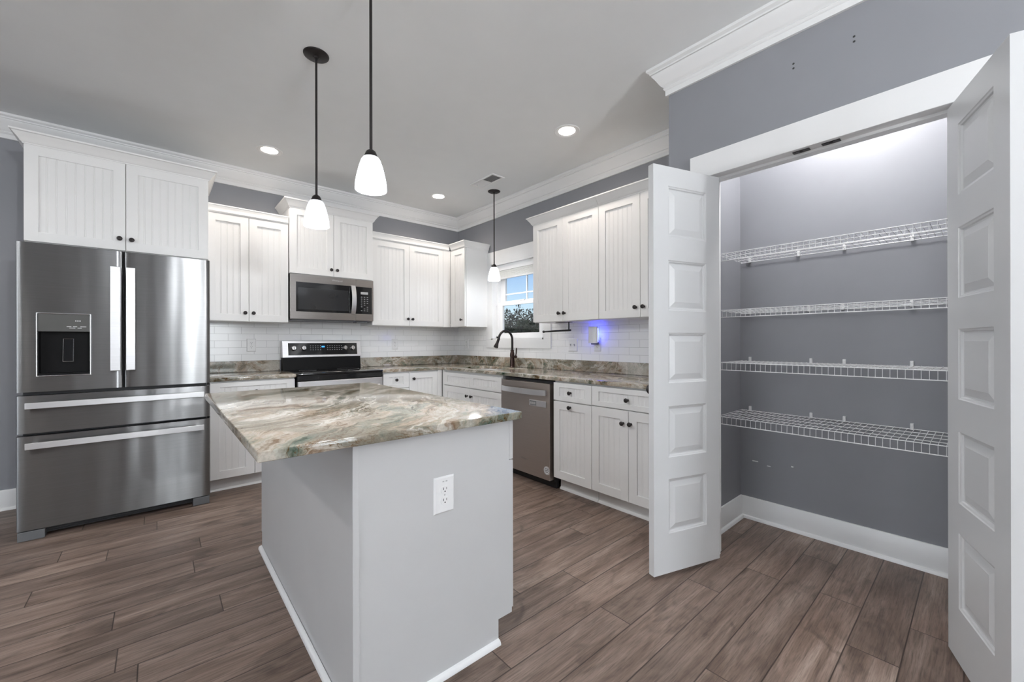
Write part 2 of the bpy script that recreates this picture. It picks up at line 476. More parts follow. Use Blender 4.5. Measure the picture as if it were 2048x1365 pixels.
# right wall with the sink window hole
WY0, WY1, WZ0, WZ1 = 2.976, 3.845, 1.216, 2.11
w = MB()
w.box(XR, XR + E, -0.25 - E, WY0, 0, ZC); w.box(XR, XR + E, WY1, YB, 0, ZC)
w.box(XR, XR + E, WY0, WY1, 0, WZ0); w.box(XR, XR + E, WY0, WY1, WZ1, ZC)
struct(w.build('wall_right', M['wall']), 'grey wall behind the sink, running on as the back of the pantry', 'wall')
# pantry front wall, opening y 0.045..0.975, z 0..2.10
OY0, OY1, OZ = 0.048, 0.977, 2.100
w = MB()
w.box(XP, XP + E, YF0, OY0 - 0.02, 0, ZC); w.box(XP, XP + E, OY1 + 0.02, YRET, 0, ZC); w.box(XP, XP + E, OY0 - 0.02, OY1 + 0.02, OZ + 0.02, ZC)
struct(w.build('wall_pantry', M['wall']), 'grey wall above and beside the open pantry doorway', 'wall')
struct(MB().box(XP + E, XR, 1.093, YRET, 0, ZC).build('wall_return', M['wall']), 'grey left side wall inside the pantry', 'wall')
struct(MB().box(XP + E, XR, -0.25 - E, -0.25, 0, ZC).build('wall_pantry_end', M['wall']), 'grey right side wall inside the pantry', 'wall')
w = MB()
LY0, LY1, LZ0, LZ1 = -0.55, 1.75, 0.65, 2.15
w.box(XL - E, XL, YF0, LY0, 0, ZC); w.box(XL - E, XL, LY1, YB, 0, ZC); w.box(XL - E, XL, LY0, LY1, 0, LZ0); w.box(XL - E, XL, LY0, LY1, LZ1, ZC)
struct(w.build('wall_left', M['wall']), 'grey wall to the left of the kitchen', 'wall')
w = MB()
FX0, FX1, FZ0, FZ1 = 0.56, 1.56, 0.3, 2.2
w.box(XL, FX0, YF0 - E, YF0, 0, ZC); w.box(FX1, XP, YF0 - E, YF0, 0, ZC); w.box(FX0, FX1, YF0 - E, YF0, 0, FZ0); w.box(FX0, FX1, YF0 - E, YF0, FZ1, ZC)
struct(w.build('wall_front', M['wall']), 'grey wall behind the camera', 'wall')
# frames of two unseen windows, added to bring light into the room
def added_window(name, lab, horizontal, a0, a1, z0, z1, w0, w1):
    r = bpy.data.objects.new(name, None); C.objects.link(r); struct(r, lab, 'window')
    def bx(mb, p, q, c, d, e, f):
        mb.box(p, q, e, f, c, d) if horizontal else mb.box(e, f, p, q, c, d)
    f = MB(); bx(f, a0, a0 + 0.06, z0, z1, w0, w1); bx(f, a1 - 0.06, a1, z0, z1, w0, w1); bx(f, a0 + 0.06, a1 - 0.06, z0, z0 + 0.06, w0, w1)
    bx(f, a0 + 0.06, a1 - 0.06, z1 - 0.06, z1, w0, w1); 
    for k in (1, 2):
        mid = a0 + (a1 - a0) * k / 3; bx(f, mid - 0.04, mid + 0.04, z0 + 0.06, z1 - 0.06, w0, w1)
    f.build('window_frame', M['trim'], r)
added_window('added_window_2', 'white framed window added in the unseen wall behind the camera', True, FX0, FX1, FZ0, FZ1, YF0 - 0.09, YF0 - 0.03)
added_window('added_window_3', 'white framed window added out of view in the left wall', False, LY0, LY1, LZ0, LZ1, XL - 0.09, XL - 0.03)

# crown molding
CP = [(0, -0.158), (0.014, -0.158), (0.014, -0.128), (0.020, -0.124), (0.024, -0.116), (0.020, -0.110), (0.028, -0.104), (0.036, -0.096), (0.058, -0.060), (0.070, -0.044),
      (0.072, -0.036), (0.079, -0.034), (0.080, -0.026), (0.086, -0.022), (0.094, -0.016), (0.094, -0.001), (0, -0.001)]
CPz = [(o, ZC + z) for o, z in CP]
path = [(XL, YB), (XR, YB), (XR, YRET), (XP, YRET), (XP, YF0)]
struct(MB().sweep(path, CPz, side=-1).build('trim_1', M['trim'], smooth=True), 'white crown molding along the ceiling', 'crown molding')
struct(MB().sweep([(XL, YF0 + 0.1), (XL, YB - 0.1)], CPz, side=-1).build('trim_2', M['trim'], smooth=True), 'white crown molding on the left wall', 'crown molding')

# baseboards
BB = [(0, 0), (0.032, 0), (0.031, 0.008), (0.026, 0.016), (0.015, 0.019), (0.015, 0.132), (0.010, 0.142), (0, 0.142)]
struct(MB().sweep([(XL, YB), (-0.63, YB)], BB, side=-1).build('baseboard_back', M['trim'], smooth=True), 'white baseboard left of the refrigerator', 'baseboard')
struct(MB().sweep([(XP + E, 1.093), (XR, 1.093), (XR, -0.25), (XP + E, -0.25)], BB, side=-1).build('baseboard_pantry', M['trim'], smooth=True), 'white baseboard around the inside of the pantry', 'baseboard')
struct(MB().sweep([(XP, OY0 - 0.14), (XP, YF0)], BB, side=-1).build('baseboard_right', M['trim'], smooth=True), 'white baseboard beside the pantry doorway', 'baseboard')
struct(MB().sweep([(XL, YF0), (XL, YB)], BB, side=-1).build('baseboard_left', M['trim'], smooth=True), 'white baseboard on the left wall', 'baseboard')

# pantry door casing with jamb lining, stop and the two catch plates
tr = bpy.data.objects.new('trim_3', None); C.objects.link(tr); tr.location = (XP, 0.5, 0)
struct(tr, 'white flat casing around the open pantry doorway', 'door casing')
def off(mb): bmesh.ops.translate(mb.bm, verts=mb.bm.verts, vec=(-XP, -0.5, 0)); return mb
T = 0.019
off(MB().box(XP - T, XP - 0.0005, OY1 + 0.003, OY1 + 0.106, 0.001, OZ - 0.002, 0.002)).build('side_casing', M['trim'], tr)
off(MB().box(XP - T, XP - 0.0005, OY0 - 0.106, OY0 - 0.003, 0.001, OZ - 0.002, 0.002)).build('side_casing', M['trim'], tr)
off(MB().box(XP - T - 0.002, XP - 0.0005, OY0 - 0.112, OY1 + 0.108, OZ - 0.002, 2.228, 0.002)).build('head_casing', M['trim'], tr)
j = MB()
j.box(XP - 0.002, XP + E + 0.002, OY1, OY1 + 0.0195, 0.001, OZ + 0.019); j.box(XP - 0.002, XP + E + 0.002, OY0 - 0.0195, OY0, 0.001, OZ + 0.019)
j.box(XP - 0.002, XP + E + 0.002, OY0, OY1, OZ, OZ + 0.0195)
off(j).build('jamb', M['trim'], tr)
s_ = MB(); s_.box(XP + 0.040, XP + 0.085, OY0, OY1, OZ - 0.013, OZ); s_.box(XP + 0.040, XP + 0.085, OY1 - 0.011, OY1, 0.001, OZ - 0.013); s_.box(XP + 0.040, XP + 0.085, OY0, OY0 + 0.011, 0.001, OZ - 0.013)
off(s_).build('door_stop', M['trim'], tr)
for yy in (0.566, 0.452):
    k = MB().box(XP + 0.006, XP + 0.034, yy - 0.034, yy + 0.034, OZ - 0.003, OZ - 0.0003, 0.001)
    k.lathe([(0.0, -0.004), (0.006, -0.003), (0.009, 0.0)], 12, Matrix.Translation((XP + 0.020, yy, OZ - 0.003)))
    off(k).build('catch_plate', M['bronze'], tr)

# ------------------------------------------------------------------ window above the sink
win = bpy.data.objects.new('window_1', None); C.objects.link(win); win.location = (XR, 3.41, WZ0)
struct(win, 'white double hung window above the kitchen sink', 'window')
def woff(mb): bmesh.ops.translate(mb.bm, verts=mb.bm.verts, vec=(-XR, -3.41, -WZ0)); return mb
cs = MB()
x0, x1 = XR - 0.019, XR - 0.0005
cs.box(x0, x1, WY1, WY1 + 0.108, WZ0, WZ1, 0.002); cs.box(x0, x1, WY0 - 0.106, WY0, WZ0, WZ1, 0.002)
cs.box(x0, x1, WY0 - 0.106, WY1 + 0.108, 1.12, WZ0, 0.002); cs.box(x0 - 0.002, x1, WY0 - 0.110, WY1 + 0.112, WZ1, 2.258, 0.002)
woff(cs).build('casing', M['trim'], win)
fr = MB()
for (a, b_, c, d) in ((WY0, WY1, WZ0, WZ0 + 0.018), (WY0, WY1, WZ1 - 0.018, WZ1), (WY0, WY0 + 0.018, WZ0, WZ1), (WY1 - 0.018, WY1, WZ0, WZ1)):
    fr.box(XR - 0.018, XR + E, a, b_, c, d)
for (a, b_, c, d) in ((WY0 + 0.018, WY1 - 0.018, WZ0 + 0.018, WZ0 + 0.040), (WY0 + 0.018, WY0 + 0.055, WZ0 + 0.018, WZ1), (WY1 - 0.055, WY1 - 0.018, WZ0 + 0.018, WZ1), (WY0, WY1, WZ1 - 0.05, WZ1 - 0.018)):
    fr.box(XR + 0.045, XR + 0.115, a, b_, c, d)
woff(fr).build('window_frame', M['trim'], win)
SY0, SY1 = WY0 + 0.055, WY1 - 0.055
def sash(xs, z0, z1, st, rt, rb):
    s = MB(); s.box(xs, xs + 0.028, SY0, SY0 + st, z0, z1); s.box(xs, xs + 0.028, SY1 - st, SY1, z0, z1)
    s.box(xs, xs + 0.028, SY0 + st, SY1 - st, z0, z0 + rb); s.box(xs, xs + 0.028, SY0 + st, SY1 - st, z1 - rt, z1)
    return s
s = woff(sash(XR + 0.050, WZ0 + 0.040, 1.655, 0.072, 0.038, 0.038)).build('lower_sash', M['trim'], win)
woff(MB().box(XR + 0.062, XR + 0.066, SY0 + 0.06, SY1 - 0.06, WZ0 + 0.07, 1.625)).build('glass_pane', M['glass'], s)
woff(MB().box(XR + 0.040, XR + 0.058, 3.33, 3.41, 1.655, 1.668, 0.003)).build('sash_lock', M['white_pl'], s)
s = woff(sash(XR + 0.082, 1.635, WZ1 - 0.05, 0.082, 0.05, 0.035)).build('upper_sash', M['trim'], win)
woff(MB().box(XR + 0.094, XR + 0.098, SY0 + 0.07, SY1 - 0.07, 1.665, WZ1 - 0.09)).build('glass_pane', M['glass'], s)
mu = MB(); mu.box(XR + 0.090, XR + 0.102, 3.334, 3.350, 1.665, WZ1 - 0.09); mu.box(XR + 0.0905, XR + 0.1015, SY0 + 0.07, SY1 - 0.07, 1.742, 1.757)
woff(mu).build('muntin', M['trim'], s)
bl = thing('window_shade', 'white fabric shade drawn up at the top of the sink window', 'window shade', (XR + 0.03, 3.41, 1.93))
MB().box(-0.018, 0.014, -0.41, 0.41, 0.095, 0.160, 0.003).build('headrail', M['trim'], bl)
st = MB()
for k in range(7): st.box(-0.013, 0.010, -0.405, 0.405, 0.012 + k * 0.0118, 0.012 + k * 0.0118 + 0.0105, 0.003)
st.build('folded_fabric', M['shadefab'], bl)
MB().box(-0.014, 0.011, -0.408, 0.408, -0.004, 0.011, 0.003).build('bottom_rail', M['trim'], bl)
cd = MB().tube([(-0.015, 0.36, 0.10), (-0.016, 0.362, -0.05), (-0.016, 0.385, -0.22), (-0.016, 0.372, -0.29)], 0.0016, 6)
c_ = cd.build('pull_cord', M['white_pl'], bl)
MB().lathe([(0.0, 0), (0.006, -0.004), (0.008, -0.022), (0, -0.026)], 12, Matrix.Translation((-0.016, 0.372, -0.288))).build('cord_tassel', M['white_pl'], c_)


# ------------------------------------------------------------------ cabinet pieces
def fronts_geo(x0, x1, z0, z1, stile=0.062, rail=0.062, horizontal=False, t=0.020, rec=0.009):
    mb = MB()
    bv = 0.0012
    mb.box(x0, x0 + stile, 0, t, z0, z1, bv); mb.box(x1 - stile, x1, 0, t, z0, z1, bv)
    mb.box(x0 + stile - 0.001, x1 - stile + 0.001, 0, t, z0, z0 + rail, bv); mb.box(x0 + stile - 0.001, x1 - stile + 0.001, 0, t, z1 - rail, z1, bv)
    # beadboard field: strips with a pair of beads every 4 cm
    a, b = x0 + stile, x1 - stile
    n = max(1, round((b - a) / 0.041)); p = (b - a) / n
    xs = []
    for k in range(n):
        q = a + k * p
        xs += [(q, rec), (q + p * 0.70, rec), (q + p * 0.735, rec + 0.0016), (q + p * 0.77, rec + 0.0002), (q + p * 0.86, rec + 0.0002), (q + p * 0.895, rec + 0.0016), (q + p * 0.93, rec)]
    xs.append((b, rec))
    vb = [mb.bm.verts.new((x, y, z0 + rail - 0.001)) for x, y in xs]; vt = [mb.bm.verts.new((x, y, z1 - rail + 0.001)) for x, y in xs]
    for i in range(len(xs) - 1): mb.bm.faces.new((vb[i], vb[i + 1], vt[i + 1], vt[i]))
    return mb


_kn = MB().lathe([(0.0, 0.0), (0.009, 0.0), (0.009, 0.002), (0.0055, 0.004), (0.005, 0.012), (0.007, 0.015), (0.0135, 0.019), (0.0155, 0.023), (0.0145, 0.027), (0.009, 0.030), (0.0, 0.031)], 20, Matrix.Rotation(R(90), 4, 'X'))
KNOB = None
def knob(parent, x, z, y=0.0):
    global KNOB
    if KNOB is None:
        KNOB = _kn.build('knob', M['bronze'], parent, smooth=True); o = KNOB
    else:
        o = KNOB.copy(); C.objects.link(o); o.parent = parent
    o.location = (x, y, z)
    return o


def crown_prof(z0, h, p):
    return [(0.0, z0), (0.004, z0), (0.006, z0 + h * 0.10), (0.010 + p * 0.05, z0 + h * 0.16), (p * 0.35, z0 + h * 0.34), (p * 0.62, z0 + h * 0.60), (p * 0.82, z0 + h * 0.80), (p * 0.86, z0 + h * 0.84),
            (p * 0.97, z0 + h * 0.87), (p, z0 + h * 0.92), (p, z0 + h), (0.0, z0 + h)]


def cabinet(name, label, cat, loc, rotz, Wd, D, z0, z1, fronts, group=None, toe=False, crown=None, body_x=(0, None), mat='cab', shoe=True, toe_y=0.085, filler=()):
    r = thing(name, label, cat, loc, rotz, group)
    bx0, bx1 = body_x[0], Wd if body_x[1] is None else body_x[1]
    MB().box(bx0 + 0.0006, bx1 - 0.0006, 0.0215, D, z0, z1, 0.001).build('body', M[mat], r)
    if toe:
        MB().box(bx0 + 0.001, bx1 - 0.001, toe_y, D - 0.01, 0.001, z0).build('toe_kick', M[mat], r)
        if shoe:
            MB().prism([(toe_y, 0.001), (toe_y - 0.014, 0.001), (toe_y - 0.012, 0.010), (toe_y - 0.006, 0.017), (toe_y, 0.019)], bx0 + 0.001, bx1 - 0.001, axis='x').build('shoe_molding', M[mat], r, smooth=True)
    for f in fronts:
        kind, a, b, c, d = f[:5]
        kn = f[5] if len(f) > 5 else None
        st = f[6] if len(f) > 6 else 0.062
        rl = f[7] if len(f) > 7 else (0.062 if kind == 'door' else 0.036)
        o = fronts_geo(a + 0.0015, b - 0.0015, c + 0.0015, d - 0.0015, st, rl).build(kind, M[mat], r)
        if kn: knob(o, *kn)
    for a, b, c, d in filler:
        MB().box(a + 0.001, b, 0.001, 0.021, c, d, 0.001).build('filler_strip', M[mat], r)
    if crown:
        cz, ch, cp, cpath = crown
        MB().sweep(cpath, crown_prof(cz, ch, cp), side=-1).build('crown_molding', M[mat], r, smooth=True)
    return r


UG = 'white beadboard wall cabinets'
yu = 4.233; ud = YB - yu - 0.002
# refrigerator cabinet
x0, y0 = -0.643, 3.95; w_ = 0.938
cabinet('wall_cabinet', 'deep white two-door cabinet directly above the stainless refrigerator', 'cabinet', (x0, y0, 0), 0, w_, YB - y0 - 0.002, 1.836, 2.462,
        [('door', 0.0, w_ / 2, 1.838, 2.452, (w_ / 2 - 0.031, 1.918)), ('door', w_ / 2, w_, 1.838, 2.452, (w_ / 2 + 0.031, 1.916))], UG,
        crown=(2.450, 0.072, 0.052, [(0, YB - y0 - 0.003), (0, 0), (w_, 0), (w_, YB - y0 - 0.003)]))
# left of microwave
x0 = 0.300; w_ = 0.613
cabinet('wall_cabinet', 'white two-door upper cabinet between the refrigerator and the microwave', 'cabinet', (x0, yu, 0), 0, w_, ud, 1.373, 2.30,
        [('door', 0.0, 0.302, 1.375, 2.290, (0.302 - 0.030, 1.450)), ('door', 0.302, w_, 1.375, 2.290, (0.302 + 0.032, 1.450))], UG,
        crown=(2.290, 0.068, 0.022, [(0.0, 0.0), (w_ - 0.001, 0.0)]))
# above the microwave
x0 = 0.917; w_ = 0.788; yb_ = 4.205
cabinet('wall_cabinet', 'raised white two-door cabinet directly above the microwave', 'cabinet', (x0, yb_, 0), 0, w_, YB - yb_ - 0.002, 1.836, 2.462,
        [('door', 0.0, w_ / 2, 1.838, 2.452, (w_ / 2 - 0.028, 1.902)), ('door', w_ / 2, w_, 1.838, 2.452, (w_ / 2 + 0.028, 1.902))], UG,
        crown=(2.448, 0.074, 0.050, [(0, YB - yb_ - 0.003), (0, 0), (w_, 0), (w_, YB - yb_ - 0.003)]))
# right of microwave up to the corner
x0 = 1.708; x1 = XR - 0.345
w_ = x1 - x0
cabinet('wall_cabinet', 'white two-door upper cabinet between the microwave and the corner', 'cabinet', (x0, yu, 0), 0, w_, ud, 1.369, 2.30,
        [('door', 0.0, 0.431, 1.371, 2.290, (0.405, 1.450)), ('door', 0.431, 0.868, 1.371, 2.290, (0.462, 1.449))], UG,
        crown=(2.290, 0.072, 0.022, [(0.001, 0.0), (w_ - 0.022, 0.0)]), body_x=(0, w_), filler=((0.868, w_, 1.371, 2.292),))
# corner cabinet on the window wall: door faces the room, end panel faces the camera
yd = 3.925
w_ = yu - yd
cabinet('wall_cabinet', 'narrow one-door white corner cabinet left of the sink window', 'cabinet', (XR - 0.345, yu - 0.001, 0), R(-90), w_, 0.343, 1.369, 2.30,
        [('door', 0.035, w_ - 0.004, 1.371, 2.288, (w_ - 0.060, 1.450), 0.058)], UG,
        crown=(2.290, 0.072, 0.040, [(0.024, 0.0), (w_, 0.0), (w_, 0.342)]), filler=((0.0, 0.034, 1.371, 2.292),))
# right wall upper cabinets
w_ = 0.760
cabinet('wall_cabinet', 'white two-door upper cabinet right of the window, above the towel bar', 'cabinet', (XR - 0.345, 2.787, 0), R(-90), w_, 0.343, 1.371, 2.30,
        [('door', 0.0, 0.373, 1.373, 2.292, (0.338, 1.444)), ('door', 0.373, w_, 1.373, 2.292, (0.400, 1.442))], UG,
        crown=(2.288, 0.070, 0.048, [(0, 0.342), (0, 0), (w_ - 0.0005, 0)]))
w_ = 0.800
cabinet('wall_cabinet', 'white two-door upper cabinet partly hidden behind the open pantry door', 'cabinet', (XR - 0.345, 2.026, 0), R(-90), w_, 0.343, 1.371, 2.30,
        [('door', 0.0, 0.374, 1.373, 2.292, (0.340, 1.448)), ('door', 0.374, 0.748, 1.373, 2.292, (0.406, 1.449))], UG,
        crown=(2.288, 0.070, 0.048, [(0.0005, 0), (w_, 0)]))

# base cabinets
BG = 'white beadboard base cabinets'
ybs = 3.939; bd = YB - ybs - 0.002
ZB0, ZB1 = 0.105, 0.883
x0 = 0.300; w_ = 0.600
cabinet('base_cabinet', 'white base cabinet between the refrigerator and the range, one wide drawer', 'cabinet', (x0, ybs, 0), 0, w_, bd, ZB0, ZB1,
        [('drawer', 0.0, w_, 0.725, 0.873, (w_ / 2 + 0.008, 0.790)), ('door', 0.0, w_ / 2, 0.112, 0.722, (w_ / 2 - 0.03, 0.65)), ('door', w_ / 2, w_, 0.112, 0.722, (w_ / 2 + 0.03, 0.65))], BG, toe=True)
x0 = 1.700; w_ = 0.284
cabinet('base_cabinet', 'slim white base cabinet with one drawer just right of the range', 'cabinet', (x0, ybs, 0), 0, w_, bd, ZB0, ZB1,
        [('drawer', 0.0, w_, 0.718, 0.870, (w_ / 2 - 0.004, 0.803)), ('door', 0.0, w_, 0.112, 0.715, (0.04, 0.66))], BG, toe=True)
x0 = 1.985; x1 = 2.381
cabinet('base_cabinet', 'white full-height-door base cabinet filling the inner corner of the counter', 'cabinet', (x0, ybs, 0), 0, x1 - x0, bd, ZB0, ZB1,
        [('door', 0.0, 0.338, 0.112, 0.870, (0.045, 0.805))], BG, toe=True, filler=((0.338, x1 - x0 - 0.002, 0.106, 0.882),))
xb = XR - 0.639
w_ = 1.034
cabinet('base_cabinet', 'white sink base cabinet left of the dishwasher, false drawer fronts', 'cabinet', (xb, ybs - 0.001, 0), R(-90), w_, 0.638, ZB0, 0.70,
        [('drawer', 0.045, 0.530, 0.722, 0.862, None), ('drawer', 0.530, w_, 0.722, 0.862, None),
         ('door', 0.045, 0.530, 0.112, 0.718, (0.492, 0.640)), ('door', 0.530, w_, 0.112, 0.718, (0.567, 0.640))], BG, toe=True, filler=((0.002, 0.045, 0.106, 0.882),))
sb = [o for o in C.objects if o.name.startswith('base_cabinet')][-1]
fm = MB(); fm.box(0.001, w_ - 0.001, 0.0215, 0.045, 0.70, ZB1); fm.box(0.001, 0.02, 0.045, 0.6, 0.70, ZB1); fm.box(w_ - 0.02, w_ - 0.001, 0.045, 0.6, 0.70, ZB1)
fm.build('face_frame', M['cab'], sb)
y0 = 2.248; w_ = 0.378
cabinet('base_cabinet', 'narrow white base cabinet beside the dishwasher, one drawer over one door', 'cabinet', (xb, y0, 0), R(-90), w_, 0.637, ZB0, ZB1,
        [('drawer', 0.0, w_, 0.728, 0.872, (0.180, 0.798)), ('door', 0.0, w_, 0.112, 0.724, (0.176, 0.687))], BG, toe=True, body_x=(0, w_))
y0 = 1.869; w_ = 0.640
cabinet('base_cabinet', 'white base cabinet with wide drawer and paired doors behind the pantry door', 'cabinet', (xb, y0, 0), R(-90), w_, 0.637, ZB0, ZB1,
        [('drawer', 0.0, 0.616, 0.730, 0.872, (0.303, 0.798)), ('door', 0.0, 0.308, 0.112, 0.726, (0.268, 0.638)), ('door', 0.308, 0.616, 0.112, 0.726, (0.328, 0.640))], BG, toe=True, filler=((0.616, 0.640, 0.106, 0.882),))

# ------------------------------------------------------------------ countertops with stone upstands
zc0, zc1 = 0.8845, 0.914
yc = YB - 0.654; xc = XR - 0.654
US = 0.020
ct = thing('countertop', 'short veined stone counter between the refrigerator and the range', 'countertop', (0.6, YB, zc0), 0, 'veined stone countertops')
MB().box(0.300 - 0.6, 0.908 - 0.6, yc - YB, -0.003, 0, zc1 - zc0, 0.005, 3).build('slab', M['granite'], ct, smooth=True)
MB().box(0.300 - 0.6, 0.905 - 0.6, -US - 0.003, -0.003, zc1 - zc0 + 0.0003, 1.016 - zc0, 0.002).build('backsplash', M['granite'], ct)
ct = thing('countertop', 'long L-shaped veined stone counter wrapping the corner under the window', 'countertop', (2.4, YB, zc0), 0, 'veined stone countertops')
SX0, SX1, SY0_, SY1_ = 2.470, 2.850, 3.10, 3.74
xs = [1.683, xc, SX0, SX1, XR - 0.003]; ys = [YRET + 0.003, SY0_, SY1_, yc, YB - 0.003]
keep = lambda i, j: (i >= 1 or j == 3) and not (i == 2 and j == 1)
mb = MB().cells([x - 2.4 for x in xs], [y - YB for y in ys], keep, 0, zc1 - zc0)
es = [e for e in mb.bm.edges if len(e.link_faces) == 2 and abs(e.link_faces[0].normal.dot(e.link_faces[1].normal)) < 0.3 or False]
mb.bm.normal_update()
es = [e for e in mb.bm.edges if len(e.link_faces) == 2 and abs(e.link_faces[0].normal.dot(e.link_faces[1].normal)) < 0.3]
bmesh.ops.bevel(mb.bm, geom=es, offset=0.0035, segments=3, affect='EDGES', profile=0.5)
mb.build('slab', M['granite'], ct, smooth=True)
up = MB(); z0_, z1_ = zc1 - zc0 + 0.0003, 1.016 - zc0
up.box(1.685 - 2.4, XR - 0.003 - 2.4, -US - 0.003, -0.003, z0_, z1_, 0.002); up.box(XR - 0.003 - US - 2.4, XR - 0.003 - 2.4, YRET + 0.003 - YB, -US - 0.0035, z0_, z1_, 0.002)
up.build('backsplash', M['granite'], ct)
# sink bowl
sk = thing('kitchen_sink', 'white undermount sink bowl set in the counter below the window', 'sink', (2.66, 3.42, 0.71))
a = MB(); hx, hy = (SX1 - SX0) / 2 + 0.006, (SY1_ - SY0_) / 2 + 0.006
a.box(-hx, hx, -hy, hy, 0.0, 0.012); a.box(-hx, -hx + 0.012, -hy, hy, 0.012, 0.174); a.box(hx - 0.012, hx, -hy, hy, 0.012, 0.174)
a.box(-hx + 0.012, hx - 0.012, -hy, -hy + 0.012, 0.012, 0.174); a.box(-hx + 0.012, hx - 0.012, hy - 0.012, hy, 0.012, 0.174)
a.build('bowl', M['sink'], sk)
MB().lathe([(0.0, 0.0), (0.04, 0.0), (0.045, 0.004), (0.035, 0.003), (0.0, 0.002)], 20, Matrix.Translation((0, 0, 0.0125))).build('drain', M['chrome'], sk)

# tile
ZT0 = 1.0165
o = MB().box(0.300, XR - 0.010, YB - 0.009, YB - 0.0008, ZT0, 1.425).build('tile_backsplash', M['tile_b'])
tag(o, 'white subway tile strip on the wall behind the range', 'wall tile', 'white subway tile')
tb = MB(); tb.box(XR - 0.009, XR - 0.0008, WY1 + 0.1085, YB - 0.0005, ZT0, 1.375); tb.box(XR - 0.009, XR - 0.0008, YRET + 0.002, WY0 - 0.1065, ZT0, 1.375); tb.box(XR - 0.009, XR - 0.0008, WY0 - 0.1065, WY1 + 0.1085, ZT0, 1.1195)
tag(tb.build('tile_backsplash', M['tile_r']), 'white subway tile on the window wall below the cabinets', 'wall tile', 'white subway tile')

# ------------------------------------------------------------------ island
isl = thing('kitchen_island', 'painted grey-white kitchen island base with flat end panel and notched toe', 'kitchen island', (0.75, 2.05, 0))
def io(mb): bmesh.ops.translate(mb.bm, verts=mb.bm.verts, vec=(-0.75, -2.05, 0)); return mb
IX0, IX1, IY0, IY1 = 0.449, 1.072, 1.259, 2.735
io(MB().box(IX0, IX1 - 0.002, IY0 + 0.018, IY1, 0.10, 0.8835, 0.001)).build('body', M['isl'], isl)
io(MB().box(IX0 + 0.002, 1.014, IY0 + 0.018, IY1 - 0.002, 0.001, 0.10)).build('toe_kick', M['isl'], isl)
io(MB().prism([(IX0, 0.001), (1.016, 0.001), (1.016, 0.094), (1.086, 0.094), (1.086, 0.714), (1.073, 0.714), (1.073, 0.8835), (IX0, 0.8835)], IY0, IY0 + 0.018, axis='y')).build('end_panel', M['isl'], isl)
io(MB().box(IX0 - 0.004, IX0 + 0.016, IY0 - 0.004, IY0 + 0.016, 0.018, 0.883, 0.0015)).build('corner_trim', M['isl'], isl)
sm = MB().sweep([(IX0, IY1), (IX0, IY0), (1.016, IY0)], [(0, 0.001), (0.017, 0.001), (0.016, 0.010), (0.010, 0.017), (0.0, 0.020)], side=-1)
io(sm).build('shoe_molding', M['trim'], isl, smooth=True)
# kitchen side of the island: two drawers over two doors
nd_ = (IY1 - IY0) / 3
for k in range(3):
    a, b = IY0 + k * nd_, IY0 + (k + 1) * nd_
    for kind, z0, z1 in (('drawer', 0.716, 0.872), ('door', 0.112, 0.712)):
        g = fronts_geo(0.0015, nd_ - 0.0015, z0, z1, 0.062, 0.036 if kind == 'drawer' else 0.062)
        bmesh.ops.transform(g.bm, matrix=Matrix.Translation((1.095 - 0.75, a - 2.05, 0)) @ Matrix.Rotation(R(90), 4, 'Z'), verts=g.bm.verts)
        g.build(kind, M['isl'], isl)
it = thing('countertop', 'large veined stone slab on top of the kitchen island', 'countertop', (0.647, 2.0, zc0), 0, 'veined stone countertops')
MB().box(0.190 - 0.647, 1.103 - 0.647, 1.213 - 2.0, 2.785 - 2.0, 0, zc1 - zc0, 0.0035, 3).build('slab', M['granite'], it, smooth=True)


# ------------------------------------------------------------------ outlets and switches (local: plate in xz plane facing -y)
def outlet(label, loc, rotz, wide=0.078, tall=0.124, kind='outlet', gang=1, group=None):
    r = thing('wall_switch' if kind == 'switch' else 'wall_outlet', label, 'light switch' if kind == 'switch' else 'outlet', loc, rotz, group)
    p = MB()
    hw, hh = wide / 2, tall / 2
    vs = [(-hw, 0, -hh), (hw, 0, -hh), (hw, 0, hh), (-hw, 0, hh)] + [(-hw + 0.006, -0.006, -hh + 0.006), (hw - 0.006, -0.006, -hh + 0.006), (hw - 0.006, -0.006, hh - 0.006), (-hw + 0.006, -0.006, hh - 0.006)]
    p.poly(vs, [(0, 1, 2, 3), (4, 5, 6, 7), (0, 1, 5, 4), (1, 2, 6, 5), (2, 3, 7, 6), (3, 0, 4, 7)])
    p.build('cover_plate', M['white_pl'], r)
    for g in range(gang):
        cx = (g - (gang - 1) / 2) * 0.046
        if kind == 'switch':
            MB().prism([(-0.006, 0.011), (-0.0065, -0.011), (-0.0165, 0.006), (-0.016, 0.010)], cx - 0.0045, cx + 0.0045, axis='x').build('toggle', M['grey_mark'], r)
        else:
            for s in (1, -1):
                cz = s * 0.0195
                q = [(0.0165 * math.cos(t), 0.0165 * math.sin(t)) for t in [2 * PI * k / 24 for k in range(24)]]
                q = [(cx + x, cz + max(-0.0125, min(0.0125, z))) for x, z in q]
                f = MB().prism(q, -0.0085, -0.0055, axis='y').build('receptacle', M['white_pl'], r)
                h = MB(); h.box(cx - 0.0072, cx - 0.0048, -0.0088, -0.0084, cz - 0.001, cz + 0.008); h.box(cx + 0.0050, cx + 0.0070, -0.0088, -0.0084, cz, cz + 0.0075)
                h.lathe([(0, 0), (0.0026, 0), (0.0026, 0.0005), (0, 0.0005)], 12, Matrix.Translation((cx, -0.0084, cz - 0.0065)) @ Matrix.Rotation(R(90), 4, 'X'))
                h.build('slots', M['slot'], f)
            MB().lathe([(0, 0), (0.003, 0), (0.0025, 0.001), (0, 0.001)], 12, Matrix.Translation((cx, -0.006, 0)) @ Matrix.Rotation(R(90), 4, 'X')).build('screw', M['grey_mark'], r)
    return r


